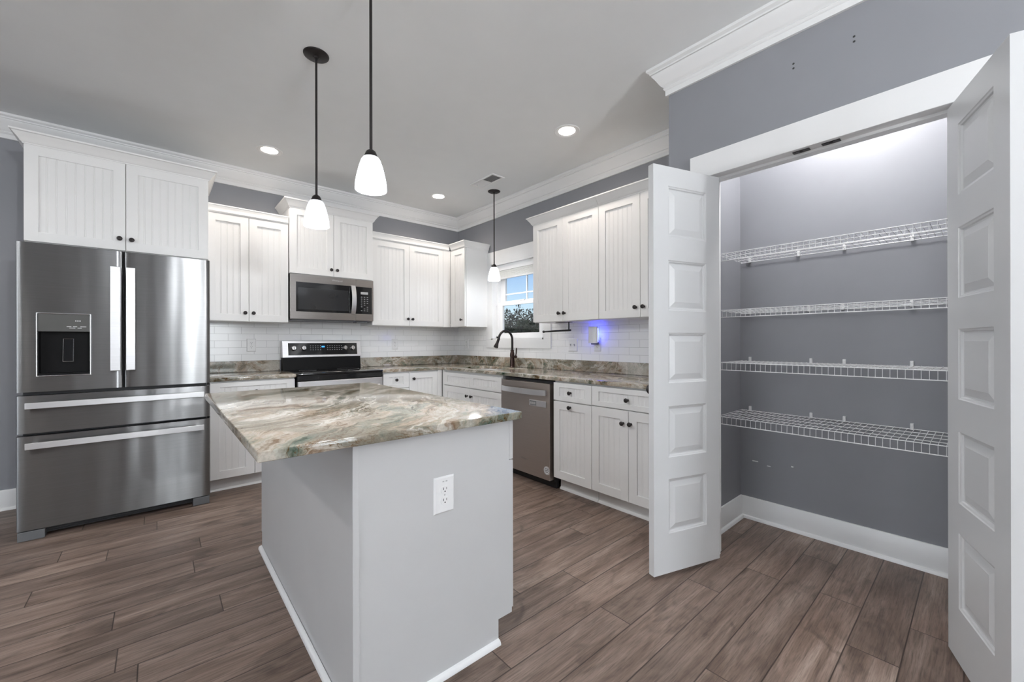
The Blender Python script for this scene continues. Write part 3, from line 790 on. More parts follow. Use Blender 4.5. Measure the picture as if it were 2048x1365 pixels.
io_ = outlet('white double outlet on the end panel of the kitchen island', (0.767, IY0 - 0.0003, 0.651), 0, 0.084, 0.130)
mk = MB(); mk.box(-0.009, -0.002, -0.0064, -0.0058, 0.046, 0.050); mk.box(0.004, 0.011, -0.0064, -0.0058, 0.046, 0.050)
mk.build('printed_mark', M['grey_mark'], io_)
OG = 'white outlets on the tile'
outlet('white outlet on the tile just left of the range', (0.668, YB - 0.0095, 1.165), 0, group=OG)
outlet('white outlet on the tile right of the range, under the cabinets', (2.117, YB - 0.0095, 1.165), 0, group=OG)
outlet('white outlet on the tile between the corner and the window', (XR - 0.0095, 4.37, 1.168), R(-90), group=OG)
outlet('white double toggle switch plate on the tile right of the window', (XR - 0.0095, 2.583, 1.160), R(-90), 0.116, 0.124, 'switch', 2)
outlet('white outlet under the glowing blue plug-in device', (XR - 0.0095, 2.292, 1.165), R(-90), group=OG)

# glowing plug-in insect trap
pl = thing('plug_in_light', 'white plug-in insect trap glowing blue against the tile', 'plug-in light', (XR - 0.018, 2.292, 1.178), R(-90))
q = []
for k in range(13):
    t = -0.9 + 1.8 * k / 12
    q.append((0.052 * math.sin(t) / math.sin(0.9), -0.060 - 0.020 * (math.cos(t) - math.cos(0.9)) / (1 - math.cos(0.9))))
q2 = [(x * 0.95, y + 0.004) for x, y in reversed(q)]
MB().prism(q + q2, 0.0, 0.150, 0.0012, axis='z').build('front_shell', M['white_pl'], pl, smooth=True)
MB().box(-0.030, 0.030, -0.052, -0.010, -0.012, 0.010, 0.004).build('base', M['grey_pl'], pl)
MB().box(-0.022, 0.022, -0.010, 0.0065, -0.010, 0.03, 0.003).build('plug_body', M['white_pl'], pl)
MB().box(-0.006, 0.006, -0.058, -0.012, -0.001, 0.012).build('stem', M['grey_pl'], pl)
for sx in (-0.024, 0.024):
    MB().lathe([(0, 0), (0.005, 0), (0.005, 0.12), (0, 0.125)], 12, Matrix.Translation((sx, -0.024, 0.014))).build('blue_tube', M['blue'], pl)
for nm, dx, dz, e in (('blue_glow', 0.0, 0.090, 0.30),):
    l = bpy.data.lights.new(nm, 'POINT'); l.energy = e; l.color = (0.02, 0.03, 1.0); l.shadow_soft_size = 0.02
    o = bpy.data.objects.new(nm, l); C.objects.link(o); o.parent = pl; o.location = (dx, -0.016, dz)

# paper towel bar under the cabinet
tw = thing('towel_bar', 'black metal paper towel bar hanging under the cabinet by the window', 'towel holder', (2.800, 2.45, 1.3705))
MB().box(-0.016, 0.016, -0.03, 0.15, -0.005, -0.0005, 0.001).build('mount_plate', M['blackmetal'], tw)
MB().tube([(0, 0.0, -0.003), (0, 0.0, -0.075)], 0.006, 10).build('post', M['blackmetal'], tw, smooth=True)
MB().tube([(0, -0.02, -0.075), (0, 0.315, -0.082)], 0.0085, 12).build('bar', M['blackmetal'], tw, smooth=True)
MB().lathe([(0, -0.012), (0.010, -0.009), (0.012, 0.0), (0.010, 0.009), (0, 0.012)], 14, Matrix.Translation((0, 0.318, -0.082)) @ Matrix.Rotation(R(90), 4, 'X')).build('end_cap', M['blackmetal'], tw, smooth=True)

# faucet
fa = thing('kitchen_faucet', 'oil-rubbed bronze pull-down gooseneck faucet standing behind the sink', 'faucet', (2.925, 3.375, 0.9142))
MB().lathe([(0, 0), (0.029, 0), (0.030, 0.006), (0.026, 0.010), (0.026, 0.060), (0.023, 0.085), (0.022, 0.105), (0.026, 0.120), (0.024, 0.150), (0.018, 0.172), (0.021, 0.178), (0.021, 0.184), (0.014, 0.190), (0, 0.192)], 28).build('body', M['copper'], fa, smooth=True)
pts = [(0, 0, 0.185), (0, 0, 0.30)]
for k in range(1, 15):
    t = PI * k / 15 * 1.03
    pts.append((-0.095 * (1 - math.cos(t)), 0, 0.30 + 0.095 * math.sin(t)))
nk = MB().tube(pts, 0.0125, 14).build('neck', M['bronze'], fa, smooth=True)
e1 = Vector(pts[-1]); dr = (e1 - Vector(pts[-2])).normalized(); dr = (dr + Vector((-0.22, 0, 0))).normalized()
rm = Vector((0, 0, 1)).rotation_difference(dr).to_matrix().to_4x4()
MB().lathe([(0, -0.004), (0.0145, -0.004), (0.0150, 0.006), (0.0145, 0.012), (0.0145, 0.04), (0.017, 0.06), (0.024, 0.090), (0.025, 0.100), (0.021, 0.104), (0, 0.104)], 20, Matrix.Translation(e1) @ rm).build('spray_head', M['bronze'], fa, smooth=True)
hb = MB().lathe([(0, 0), (0.014, 0), (0.013, 0.02), (0.017, 0.03), (0.016, 0.045), (0, 0.048)], 18, Matrix.Translation((0.0, -0.018, 0.115)) @ Matrix.Rotation(R(90), 4, 'X'))
hb.tube([(0.0, -0.055, 0.12), (0.002, -0.062, 0.15), (0.004, -0.064, 0.19), (0.004, -0.066, 0.212)], [0.006, 0.007, 0.008, 0.005], 10)
hb.build('handle', M['copper'], fa, smooth=True)

# ------------------------------------------------------------------ refrigerator
FR0, FR1, FY = -0.643, 0.288, 3.762
fg = thing('refrigerator', 'stainless french-door refrigerator with water dispenser and two bottom drawers', 'refrigerator', ((FR0 + FR1) / 2, FY + 0.4, 0))
def fo(mb): bmesh.ops.translate(mb.bm, verts=mb.bm.verts, vec=(-(FR0 + FR1) / 2, -FY - 0.4, 0)); return mb
fo(MB().box(FR0 + 0.012, FR1 - 0.012, FY + 0.085, YB - 0.03, 0.045, 1.775, 0.003)).build('body', M['grey_pl'], fg)
fo(MB().box(FR0 + 0.02, FR1 - 0.02, FY + 0.055, FY + 0.086, 0.06, 1.77)).build('gasket', M['gasket'], fg)
def curved(xa, xb, bul, n=14, depth=0.058):
    p = []
    for k in range(n + 1):
        t = k / n; x = xa + (xb - xa) * t
        e = min(t, 1 - t) * (xb - xa)
        rr = 0.010
        y = -bul * (1 - (2 * t - 1) ** 2)
        p.append((x, FY + y))
    # rounded vertical edges
    p[0] = (xa, FY + 0.010); p.insert(1, (xa + 0.003, FY + 0.003)); p.insert(2, (xa + 0.010, FY - bul * 0.05))
    p[-1] = (xb - 0.010, FY - bul * 0.05); p += [(xb - 0.003, FY + 0.003), (xb, FY + 0.010)]
    return p + [(xb, FY + depth), (xa, FY + depth)]
xm = -0.1765
# right door
dr_ = fo(MB().prism(curved(xm + 0.004, FR1, 0.006), 0.894, 1.800)).build('door', M['steel'], fg, smooth=True)
# left door with a hole for the dispenser: build as pieces around it
DX0, DX1, DZ0, DZ1 = -0.561, -0.327, 0.987, 1.377
poly = curved(FR0, xm - 0.004, 0.006)
front = poly[:-2]
def ff(x):
    for (xa, ya), (xb_, yb2) in zip(front, front[1:]):
        if xa <= x <= xb_: return ya + (yb2 - ya) * (x - xa) / max(1e-9, xb_ - xa)
    return FY
mid = [p for p in front if DX0 < p[0] < DX1]
lft = [p for p in front if p[0] < DX0] + [(DX0, ff(DX0)), (DX0, FY + 0.058), (FR0, FY + 0.058)]
rgt = [(DX1, ff(DX1))] + [p for p in front if p[0] > DX1] + [(xm - 0.004, FY + 0.058), (DX1, FY + 0.058)]
cen = [(DX0, ff(DX0))] + mid + [(DX1, ff(DX1)), (DX1, FY + 0.058), (DX0, FY + 0.058)]
ld = MB(); ld.prism(lft, 0.894, 1.800); ld.prism(rgt, 0.894, 1.800); ld.prism(cen, 0.894, DZ0); ld.prism(cen, DZ1, 1.800)
bmesh.ops.remove_doubles(ld.bm, verts=ld.bm.verts, dist=1e-5)
dl_ = fo(ld).build('door', M['steel'], fg, smooth=True)
# dispenser
dsp = MB()
for (a, b, c, d) in ((DX0, DX0 + 0.006, DZ0, DZ1), (DX1 - 0.006, DX1, DZ0, DZ1), (DX0 + 0.006, DX1 - 0.006, DZ0, DZ0 + 0.006), (DX0 + 0.006, DX1 - 0.006, DZ1 - 0.006, DZ1)):
    dsp.box(a, b, FY - 0.014, FY + 0.02, c, d, 0.002)
dp = fo(dsp).build('dispenser_rim', M['chrome'], dl_)
zm = 1.262
fo(MB().box(DX0 + 0.006, DX1 - 0.006, FY - 0.010, FY + 0.03, zm, DZ1 - 0.006, 0.002)).build('control_panel', M['mw_panel'], dl_)
rc = MB(); rc.box(DX0 + 0.006, DX1 - 0.006, FY + 0.050, FY + 0.056, DZ0 + 0.006, zm); rc.box(DX0 + 0.006, DX1 - 0.006, FY - 0.008, FY + 0.05, DZ0 + 0.006, DZ0 + 0.018)
rc.box(DX0 + 0.006, DX0 + 0.010, FY - 0.006, FY + 0.05, DZ0 + 0.018, zm); rc.box(DX1 - 0.010, DX1 - 0.006, FY - 0.006, FY + 0.05, DZ0 + 0.018, zm)
fo(rc).build('dispenser_recess', M['black_pl'], dl_)
px0, px1, pz0, pz1 = -0.454, -0.409, 1.075, 1.218
fo(MB().box(px0, px1, FY + 0.012, FY + 0.020, pz0, pz1, 0.003)).build('paddle', M['black_gl'], dl_)
pr = MB().tube([(px0, FY + 0.011, pz0), (px1, FY + 0.011, pz0), (px1 + 0.001, FY + 0.011, pz1), (px0 + 0.002, FY + 0.011, pz1), (px0, FY + 0.011, pz0)], 0.0016, 6)
fo(pr).build('paddle_trim', M['chrome'], dl_)
mkb = MB()
for k in range(3): mkb.box(-0.398 + k * 0.009, -0.393 + k * 0.009, FY - 0.0108, FY - 0.0099, 1.327, 1.333)
for k, (a, b) in enumerate(((-0.435, -0.415), (-0.408, -0.390), (-0.376, -0.350), (-0.424, -0.398), (-0.388, -0.370))):
    mkb.box(a, b, FY - 0.0108, FY - 0.0099, 1.292 - (k // 3) * 0.009, 1.295 - (k // 3) * 0.009)
fo(mkb).build('panel_marks', M['lite_mark'], dl_)
# drawers
fo(MB().prism(curved(FR0, FR1, 0.010, 18), 0.645, 0.872)).build('drawer', M['steel'], fg, smooth=True)
fo(MB().prism(curved(FR0, FR1, 0.010, 18), 0.062, 0.628)).build('drawer', M['steel'], fg, smooth=True)
drs = [o for o in fg.children if o.name.startswith('drawer')]
def vbar(par, x0, x1, z0, z1):
    h = MB().box(x0, x1, FY - 0.052, FY - 0.040, z0, z1, 0.002)
    h.box(x0 + 0.008, x1 - 0.008, FY - 0.041, FY - 0.002, z1 - 0.045, z1 - 0.02); h.box(x0 + 0.008, x1 - 0.008, FY - 0.041, FY - 0.002, z0 + 0.02, z0 + 0.045)
    fo(h).build('handle', M['steel_l'], par)
vbar(dl_, -0.238, -0.190, 1.010, 1.690); vbar(dr_, -0.163, -0.118, 1.010, 1.690)
def hbar(par, x0, x1, z0, z1):
    h = MB().box(x0, x1, FY - 0.056, FY - 0.044, z0, z1, 0.002)
    h.box(x0 + 0.02, x0 + 0.045, FY - 0.045, FY - 0.002, z0 + 0.006, z1 - 0.006); h.box(x1 - 0.045, x1 - 0.02, FY - 0.045, FY - 0.002, z0 + 0.006, z1 - 0.006)
    fo(h).build('handle', M['steel_l'], par)
hbar(drs[0], -0.600, 0.250, 0.797, 0.834); hbar(drs[1], -0.600, 0.250, 0.556, 0.594)
g_ = MB().box(FR0 + 0.11, FR1 - 0.08, FY + 0.045, FY + 0.07, 0.018, 0.060)
for k in range(3): g_.box(FR0 + 0.11, FR1 - 0.08, FY + 0.040, FY + 0.046, 0.022 + k * 0.013, 0.028 + k * 0.013)
fo(g_).build('base_grille', M['gasket'], fg)
fo(MB().box(FR0 + 0.004, FR0 + 0.115, FY - 0.001, FY + 0.10, 0.001, 0.056, 0.003)).build('foot', M['grey_pl'], fg)
fo(MB().box(FR1 - 0.100, FR1 - 0.004, FY - 0.001, FY + 0.10, 0.001, 0.056, 0.003)).build('foot', M['grey_pl'], fg)
fo(MB().box(FR0 + 0.02, FR0 + 0.09, FY + 0.03, FY + 0.12, 1.775, 1.797, 0.003).box(FR1 - 0.09, FR1 - 0.02, FY + 0.03, FY + 0.12, 1.775, 1.797, 0.003)).build('hinge_cover', M['grey_pl'], fg)


def text(name, body, size, mat, parent, mtx, depth=0.0004):
    cu = bpy.data.curves.new(name, 'FONT'); cu.body = body; cu.size = size; cu.extrude = depth; cu.align_x = 'CENTER'; cu.align_y = 'CENTER'
    t = bpy.data.objects.new(name, cu); C.objects.link(t)
    bpy.context.view_layer.update()
    me = bpy.data.meshes.new_from_object(t.evaluated_get(bpy.context.evaluated_depsgraph_get()))
    bpy.data.objects.remove(t); bpy.data.curves.remove(cu)
    me.transform(mtx); me.materials.clear(); me.materials.append(mat)
    o = bpy.data.objects.new(name, me); C.objects.link(o)
    if parent: o.parent = parent
    return o


RX = Matrix.Rotation(R(90), 4, 'X')
text('logo_lettering', 'Whirlpool', 0.022, M['chrome'], dr_, Matrix.Translation((0.187 - (FR0 + FR1) / 2, -0.4 - 0.0088, 1.722)) @ RX)

# ------------------------------------------------------------------ microwave
MY = 4.172; mx0, mx1 = 0.918, 1.697; mz0, mz1 = 1.402, 1.828
mw = thing('microwave', 'stainless over-the-range microwave mounted under the raised cabinet', 'microwave', ((mx0 + mx1) / 2, MY, mz0))
def mo(mb): bmesh.ops.translate(mb.bm, verts=mb.bm.verts, vec=(-(mx0 + mx1) / 2, -MY, -mz0)); return mb
mo(MB().box(mx0, mx1, MY + 0.030, YB - 0.011, mz0 + 0.012, mz1 + 0.004, 0.002)).build('body', M['black_pl'], mw)
mo(MB().box(mx0 + 0.02, mx1 - 0.02, MY + 0.05, YB - 0.02, mz0, mz0 + 0.012).box(mx1 - 0.16, mx1 - 0.05, MY + 0.04, MY + 0.14, mz0 - 0.012, mz0)).build('vent_base', M['grey_pl'], mw)
dsx = 1.515
dor = MB()
gx0, gx1, gz0, gz1 = mx0 + 0.045, dsx - 0.004, mz0 + 0.078, mz1 - 0.072
dor.box(mx0, dsx - 0.001, MY, MY + 0.03, gz1, mz1, 0.002); dor.box(mx0, dsx - 0.001, MY, MY + 0.03, mz0 + 0.008, gz0, 0.002); dor.box(mx0, gx0, MY, MY + 0.03, gz0 - 0.001, gz1 + 0.001)
md = mo(dor).build('door', M['steel_w'], mw)
mo(MB().box(gx0, dsx - 0.001, MY + 0.002, MY + 0.028, gz0, gz1)).build('window_border', M['black_gl'], md)
mo(MB().box(gx0 + 0.020, dsx - 0.075, MY + 0.0012, MY + 0.0021, gz0 + 0.022, gz1 - 0.050)).build('window', M['mw_glass'], md)
cp = MB(); cp.box(dsx + 0.001, mx1, MY, MY + 0.03, gz1, mz1, 0.002); cp.box(dsx + 0.001, mx1, MY, MY + 0.03, mz0 + 0.008, gz0, 0.002); cp.box(mx1 - 0.016, mx1, MY, MY + 0.03, gz0 - 0.001, gz1 + 0.001)
mo(cp).build('side_frame', M['steel_w'], mw)
kp = mo(MB().box(dsx + 0.001, mx1 - 0.016, MY + 0.002, MY + 0.028, gz0, gz1)).build('control_panel', M['black_gl'], mw)
mo(MB().box(dsx + 0.050, dsx + 0.125, MY + 0.0012, MY + 0.0021, gz1 - 0.075, gz1 - 0.050)).build('display', M['grey_mark'], kp)
kk = MB()
for r_ in range(8):
    for c_2 in range(3):
        if (r_ + c_2) % 7 == 6: continue
        x = dsx + 0.052 + c_2 * 0.030; z = gz1 - 0.105 - r_ * 0.020
        kk.box(x, x + 0.014, MY + 0.0013, MY + 0.0021, z, z + 0.005)
mo(kk).build('key_marks', M['grey_mark'], kp)
hp = []
for k in range(13):
    t = k / 12; hp.append((dsx - 0.030, MY - 0.012 - 0.034 * math.sin(PI * t) ** 0.8, gz0 - 0.005 + (gz1 - gz0 + 0.012) * t))
hq = MB()
rg = []
for x, y, z in hp:
    rg.append([hq.bm.verts.new(v) for v in ((x - 0.021, y, z), (x + 0.021, y, z), (x + 0.021, y + 0.010, z), (x - 0.021, y + 0.010, z))])
for a, b in zip(rg, rg[1:]):
    for k in range(4): hq.bm.faces.new((a[k], a[(k + 1) % 4], b[(k + 1) % 4], b[k]))
hq.bm.faces.new(rg[0]); hq.bm.faces.new(rg[-1])
hq.box(dsx - 0.046, dsx - 0.014, MY - 0.010, MY + 0.003, gz0 - 0.004, gz0 + 0.016); hq.box(dsx - 0.046, dsx - 0.014, MY - 0.010, MY + 0.003, gz1 - 0.012, gz1 + 0.006)
mo(hq).build('handle', M['steel_l'], md, smooth=True)
text('logo_lettering', 'Whirlpool', 0.024, M['lite_mark'], md, Matrix.Translation((1.333 - (mx0 + mx1) / 2, -0.0004, 1.797 - mz0)) @ RX)

# ------------------------------------------------------------------ range
rx0, rx1 = 0.912, 1.680; ry = 3.905
rg_ = thing('electric_range', 'stainless and black electric range with knobs on a raised back panel', 'stove', ((rx0 + rx1) / 2, 4.2, 0))
def ro(mb): bmesh.ops.translate(mb.bm, verts=mb.bm.verts, vec=(-(rx0 + rx1) / 2, -4.2, 0)); return mb
ro(MB().box(rx0, rx1, ry + 0.030, YB - 0.022, 0.03, 0.900, 0.002)).build('body', M['black_pl'], rg_)
ct_ = MB().box(rx0 - 0.003 + 0.004, rx1 + 0.003 - 0.004, ry - 0.012, 4.47, 0.900, 0.9175, 0.004, 3)
ck = ro(ct_).build('cooktop', M['black_gl'], rg_, smooth=True)
for (bx_, by_, br_) in ((1.10, 4.06, 0.105), (1.49, 4.06, 0.085), (1.10, 4.32, 0.075), (1.49, 4.32, 0.105)):
    ro(MB().lathe([(br_, 0), (br_ + 0.002, 0), (br_ + 0.002, 0.0004), (br_, 0.0004)], 40, Matrix.Translation((bx_, by_, 0.9173)), cap=False)).build('burner_ring', M['grey_mark'], ck)
ro(MB().box(rx0, rx1, ry - 0.006, ry + 0.031, 0.850, 0.899, 0.004)).build('front_band', M['black_gl'], rg_)
od = ro(MB().box(rx0 + 0.003, rx1 - 0.003, ry - 0.008, ry + 0.030, 0.285, 0.846, 0.004)).build('oven_door', M['steel_l'], rg_)
ro(MB().box(rx0 + 0.09, rx1 - 0.09, ry - 0.0095, ry - 0.0078, 0.38, 0.70)).build('oven_window', M['black_gl'], od)
hd = MB().tube([(rx0 + 0.05, ry - 0.055, 0.775), (rx1 - 0.05, ry - 0.055, 0.775)], 0.012, 12)
hd.box(rx0 + 0.06, rx0 + 0.085, ry - 0.055, ry - 0.006, 0.766, 0.784); hd.box(rx1 - 0.085, rx1 - 0.06, ry - 0.055, ry - 0.006, 0.766, 0.784)
ro(hd).build('handle', M['steel_l'], od, smooth=True)
ro(MB().box(rx0 + 0.003, rx1 - 0.003, ry - 0.006, ry + 0.030, 0.085, 0.280, 0.004)).build('drawer', M['steel_l'], rg_)
ro(MB().box(rx0 + 0.02, rx1 - 0.02, ry + 0.05, ry + 0.07, 0.001, 0.08)).build('kick_plate', M['black_pl'], rg_)
# back guard
ro(MB().prism([(4.475, 0.916), (4.548, 0.916), (4.548, 1.048), (4.488, 1.040)], rx0 + 0.004, rx1 - 0.004, axis='x')).build('rear_vent', M['black_pl'], rg_)
bgd = ro(MB().prism([(4.470, 1.040), (4.549, 1.040), (4.549, 1.206), (4.498, 1.206)], rx0, rx1, 0.003, axis='x')).build('back_guard', M['steel_l'], rg_)
sl = (4.498 - 4.470) / (1.206 - 1.040)
def bgp(z): return 4.470 + (z - 1.040) * sl
cpn = ro(MB().prism([(bgp(1.062) - 0.0015, 1.062), (bgp(1.062) + 0.004, 1.062), (bgp(1.182) + 0.004, 1.182), (bgp(1.182) - 0.0015, 1.182)], rx0 + 0.052, rx1 - 0.042, axis='x')).build('control_panel', M['black_gl'], bgd)
for kx in (1.011, 1.102, 1.508, 1.587):
    mt = Matrix.Translation((kx, bgp(1.130) - 0.002, 1.130)) @ Matrix.Rotation(R(90) - math.atan(sl), 4, 'X')
    k_ = MB().lathe([(0, 0), (0.026, 0), (0.026, 0.006), (0.022, 0.010), (0.021, 0.026), (0.018, 0.029), (0, 0.029)], 24, mt)
    k_ = ro(k_).build('knob', M['chrome'], bgd, smooth=True)
    q = MB().box(-0.004, 0.004, -0.020, 0.020, 0.0288, 0.033); bmesh.ops.transform(q.bm, matrix=mt, verts=q.bm.verts)
    ro(q).build('grip', M['steel_w'], k_)
ro(MB().box(1.275, 1.305, bgp(1.145) - 0.0028, bgp(1.145), 1.138, 1.153)).build('display', M['display'], cpn)
kk = MB()
for c_2 in range(14):
    x = 1.165 + c_2 * 0.0235
    if 1.26 < x < 1.315: continue
    for r_ in range(3):
        z = 1.112 + r_ * 0.020
        kk.box(x, x + 0.009, bgp(z) - 0.0024, bgp(z), z, z + 0.004)
ro(kk).build('panel_marks', M['grey_mark'], cpn)

# ------------------------------------------------------------------ dishwasher (local: face toward -y after rotation)
dwy = 2.884; dww = 0.628
dw = thing('dishwasher', 'slate steel dishwasher with curved bar handle beside the sink cabinet', 'dishwasher', (2.363, dwy, 0), R(-90))
MB().box(0.006, dww - 0.006, 0.05, 0.60, 0.06, 0.872).build('body', M['gasket'], dw)
dd = MB().box(0.004, dww - 0.016, 0.0, 0.05, 0.075, 0.852, 0.003).build('door', M['slate'], dw)
MB().box(0.01, dww - 0.01, 0.075, 0.10, 0.001, 0.07).build('toe_panel', M['gasket'], dw)
hp = []
mbh = MB(); rg = []
for k in range(15):
    t = k / 14; x = 0.022 + 0.555 * t; y = -0.014 - 0.036 * math.sin(PI * t) ** 0.6; 
    rg.append([mbh.bm.verts.new(v) for v in ((x, y, 0.755), (x, y, 0.800), (x, y + 0.010, 0.800), (x, y + 0.010, 0.755))])
for a, b in zip(rg, rg[1:]):
    for k in range(4): mbh.bm.faces.new((a[k], a[(k + 1) % 4], b[(k + 1) % 4], b[k]))
mbh.bm.faces.new(rg[0]); mbh.bm.faces.new(rg[-1])
mbh.box(0.024, 0.044, -0.016, 0.0, 0.760, 0.795); mbh.box(0.556, 0.576, -0.016, 0.0, 0.760, 0.795)
mbh.build('handle', M['steel_l'], dd, smooth=True)
text('logo_lettering', 'Whirlpool', 0.022, M['steel_w'], dd, Matrix.Translation((0.314, -0.0006, 0.197)) @ RX)
sg = thing('magnetic_sign', 'small silver magnetic plate with a dark window on the dishwasher door', 'magnet sign', (2.3625, 2.408, 0.683), R(-90))
MB().box(-0.098, 0.098, -0.005, 0.0, -0.026, 0.026, 0.003).build('plate', M['steel_l'], sg)
MB().box(-0.088, -0.012, -0.0058, -0.0048, -0.018, 0.018).build('window', M['grey_pl'], sg)
kk = MB()
for k in range(5): kk.box(-0.082 + k * 0.013, -0.073 + k * 0.013, -0.0064, -0.0056, -0.010, 0.010)
kk.build('letter_marks', M['grey_mark'], sg)
sr = thing('round_sticker', 'small round white sticker at the lower corner of the dishwasher door', 'sticker', (2.3627, 2.305, 0.152), R(-90))
MB().lathe([(0, 0), (0.034, 0), (0.034, 0.0007), (0, 0.0007)], 32, Matrix.Rotation(R(90), 4, 'X')).build('disc', M['lite_mark'], sr)
kk = MB()
for k, hw in enumerate((0.014, 0.022, 0.018)): kk.box(-hw, hw, -0.0012, -0.0006, -0.014 + k * 0.013, -0.008 + k * 0.013)
kk.tube([(0.029 * math.cos(t), -0.0008, 0.029 * math.sin(t)) for t in [2 * PI * i / 24 for i in range(25)]], 0.0012, 5)
kk.build('printed_lines', M['grey_pl'], sr)


# ------------------------------------------------------------------ pantry doors (five raised panels)
def panel_door(name, label, loc, rotz, side, knob_side):
    r = bpy.data.objects.new(name, None); C.objects.link(r); r.location = loc; r.rotation_euler = (0, 0, rotz)
    struct(r, label, 'door')
    Wd, z0, z1, t = 0.4545, 0.022, 2.080, 0.035
    st = 0.096
    zs = [(0.22, 0.495), (0.605, 0.865), (0.982, 1.238), (1.350, 1.606), (1.725, 1.982)]
    mb = MB()
    def face(y, sg):
        # sg: +1 recess goes toward +y
        xs = [0, st, Wd - st, Wd]
        zz = [z0] + [v for p in zs for v in p] + [z1]
        def q(a, b, c, d, y_=y): 
            v = [mb.bm.verts.new(p) for p in ((a, y_, c), (b, y_, c), (b, y_, d), (a, y_, d))]; mb.bm.faces.new(v)
        q(0, st, z0, z1); q(Wd - st, Wd, z0, z1)
        for k in range(0, len(zz) - 1, 2): q(st, Wd - st, zz[k], zz[k + 1])
        for (c, d) in zs:
            rings = []
            for ins, dep in ((0, 0), (0.003, 0.003), (0.009, 0.005), (0.012, 0.0105), (0.017, 0.0115), (0.044, 0.0035), (0.045, 0.0030)):
                rings.append([mb.bm.verts.new(p) for p in ((st + ins, y + sg * dep, c + ins), (Wd - st - ins, y + sg * dep, c + ins), (Wd - st - ins, y + sg * dep, d - ins), (st + ins, y + sg * dep, d - ins))])
            for a, b in zip(rings, rings[1:]):
                for k in range(4): mb.bm.faces.new((a[k], a[(k + 1) % 4], b[(k + 1) % 4], b[k]))
            mb.bm.faces.new(rings[-1])
    # side = +1: seen face at local y=0 looking +y, thickness to -y ; -1: the opposite
    face(0, -side); face(-side * t, side)
    for a, b in (((0, 0), (0, 1)), ((Wd, 0), (Wd, 1))):
        v = [mb.bm.verts.new(p) for p in ((a[0], 0, z0), (a[0], -side * t, z0), (a[0], -side * t, z1), (a[0], 0, z1))]; mb.bm.faces.new(v)
    for z in (z0, z1):
        v = [mb.bm.verts.new(p) for p in ((0, 0, z), (Wd, 0, z), (Wd, -side * t, z), (0, -side * t, z))]; mb.bm.faces.new(v)
    bmesh.ops.remove_doubles(mb.bm, verts=mb.bm.verts, dist=1e-5)
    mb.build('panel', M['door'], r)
    ky = -side * t
    mt = Matrix.Translation((Wd - 0.06, ky, 0.945)) @ Matrix.Rotation(R(90) * side, 4, 'X')
    MB().lathe([(0, 0), (0.030, 0), (0.031, 0.004), (0.026, 0.008), (0.011, 0.012), (0.010, 0.030), (0.018, 0.036), (0.027, 0.046), (0.028, 0.055), (0.022, 0.064), (0, 0.067)], 24, mt).build('door_knob', M['bronze'], r, smooth=True)
    for hz in (0.25, 1.05, 1.85):
        MB().lathe([(0, 0), (0.006, 0), (0.006, 0.09), (0, 0.09)], 10, Matrix.Translation((-0.006, ky + side * 0.004 - side * 0.008, hz))).build('hinge', M['bronze'], r)
    return r


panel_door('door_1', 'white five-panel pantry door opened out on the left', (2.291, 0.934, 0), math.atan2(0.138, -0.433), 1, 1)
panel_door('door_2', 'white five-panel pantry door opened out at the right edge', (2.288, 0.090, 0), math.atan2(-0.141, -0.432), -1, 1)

# ------------------------------------------------------------------ wire shelves
SL0, SL1 = 1.088, -0.246
def shelf(z, label, clips):
    r = thing('wire_shelf', label, 'shelf', (XR, 1.088, z), 0, 'white wire shelves in the pantry')
    xb_, xf = -0.012, -0.405
    n = int((SL0 - SL1) / 0.0262)
    dk = MB()
    for k in range(n + 1):
        y = -0.012 - k * 0.0262
        dk.tube([(xb_, y, 0.0), (xf + 0.003, y, 0.0)], 0.00125, 5, cap=False)
    Ln = SL1 - SL0 + 0.004
    for x, rr in ((xb_, 0.0026), (xb_ - 0.10, 0.002), (xb_ - 0.20, 0.002), (xb_ - 0.30, 0.002)):
        dk.tube([(x, -0.004, -0.003), (x, Ln, -0.003)], rr, 6)
    dk.build('wire_deck', M['wire'], r, smooth=True)
    lp = MB()
    for k in range(n + 1):
        y = -0.012 - k * 0.0262
        lp.tube([(xf, y, 0.002), (xf - 0.002, y, -0.044)], 0.00125, 5, cap=False)
    lp.tube([(xf, -0.004, 0.0), (xf, Ln, 0.0)], 0.0024, 6); lp.tube([(xf - 0.002, -0.004, -0.044), (xf - 0.002, Ln, -0.044)], 0.0026, 6)
    lp.build('front_lip', M['wire'], r, smooth=True)
    for cy in clips:
        q = MB().box(-0.016, -0.001, cy - 1.088 - 0.007, cy - 1.088 + 0.007, -0.008, 0.026, 0.002)
        q.lathe([(0, 0), (0.004, 0), (0.003, 0.002), (0, 0.002)], 10, Matrix.Translation((-0.016, cy - 1.088, 0.016)) @ Matrix.Rotation(R(-90), 4, 'Y'))
        q.build('wall_clip', M['white_pl'], r)
shelf(1.730, 'white wire shelf on the pantry wall, topmost of four', (1.03, 0.753, 0.528, 0.245))
shelf(1.384, 'white wire shelf on the pantry wall, second from the top', (1.03, 0.700, 0.535, 0.248))
shelf(1.062, 'white wire shelf on the pantry wall, second from the bottom', (1.03, 0.690, 0.530, 0.248))
shelf(0.730, 'white wire shelf on the pantry wall, lowest, above bare floor', (1.03, 0.690, 0.530, 0.248))

# scuffs on the pantry wall and
_wr = bpy.data.objects['wall_right']
_sc = MB()
for (ya, yb_s, za, zb_s) in ((0.985, 1.020, 0.386, 0.393), (0.912, 0.932, 0.372, 0.376), (0.785, 0.797, 0.396, 0.404)):
    _sc.box(XR - 0.0012, XR - 0.0002, ya, yb_s, za, zb_s)
_sc.build('paint_chip', M['white_pl'], _wr)
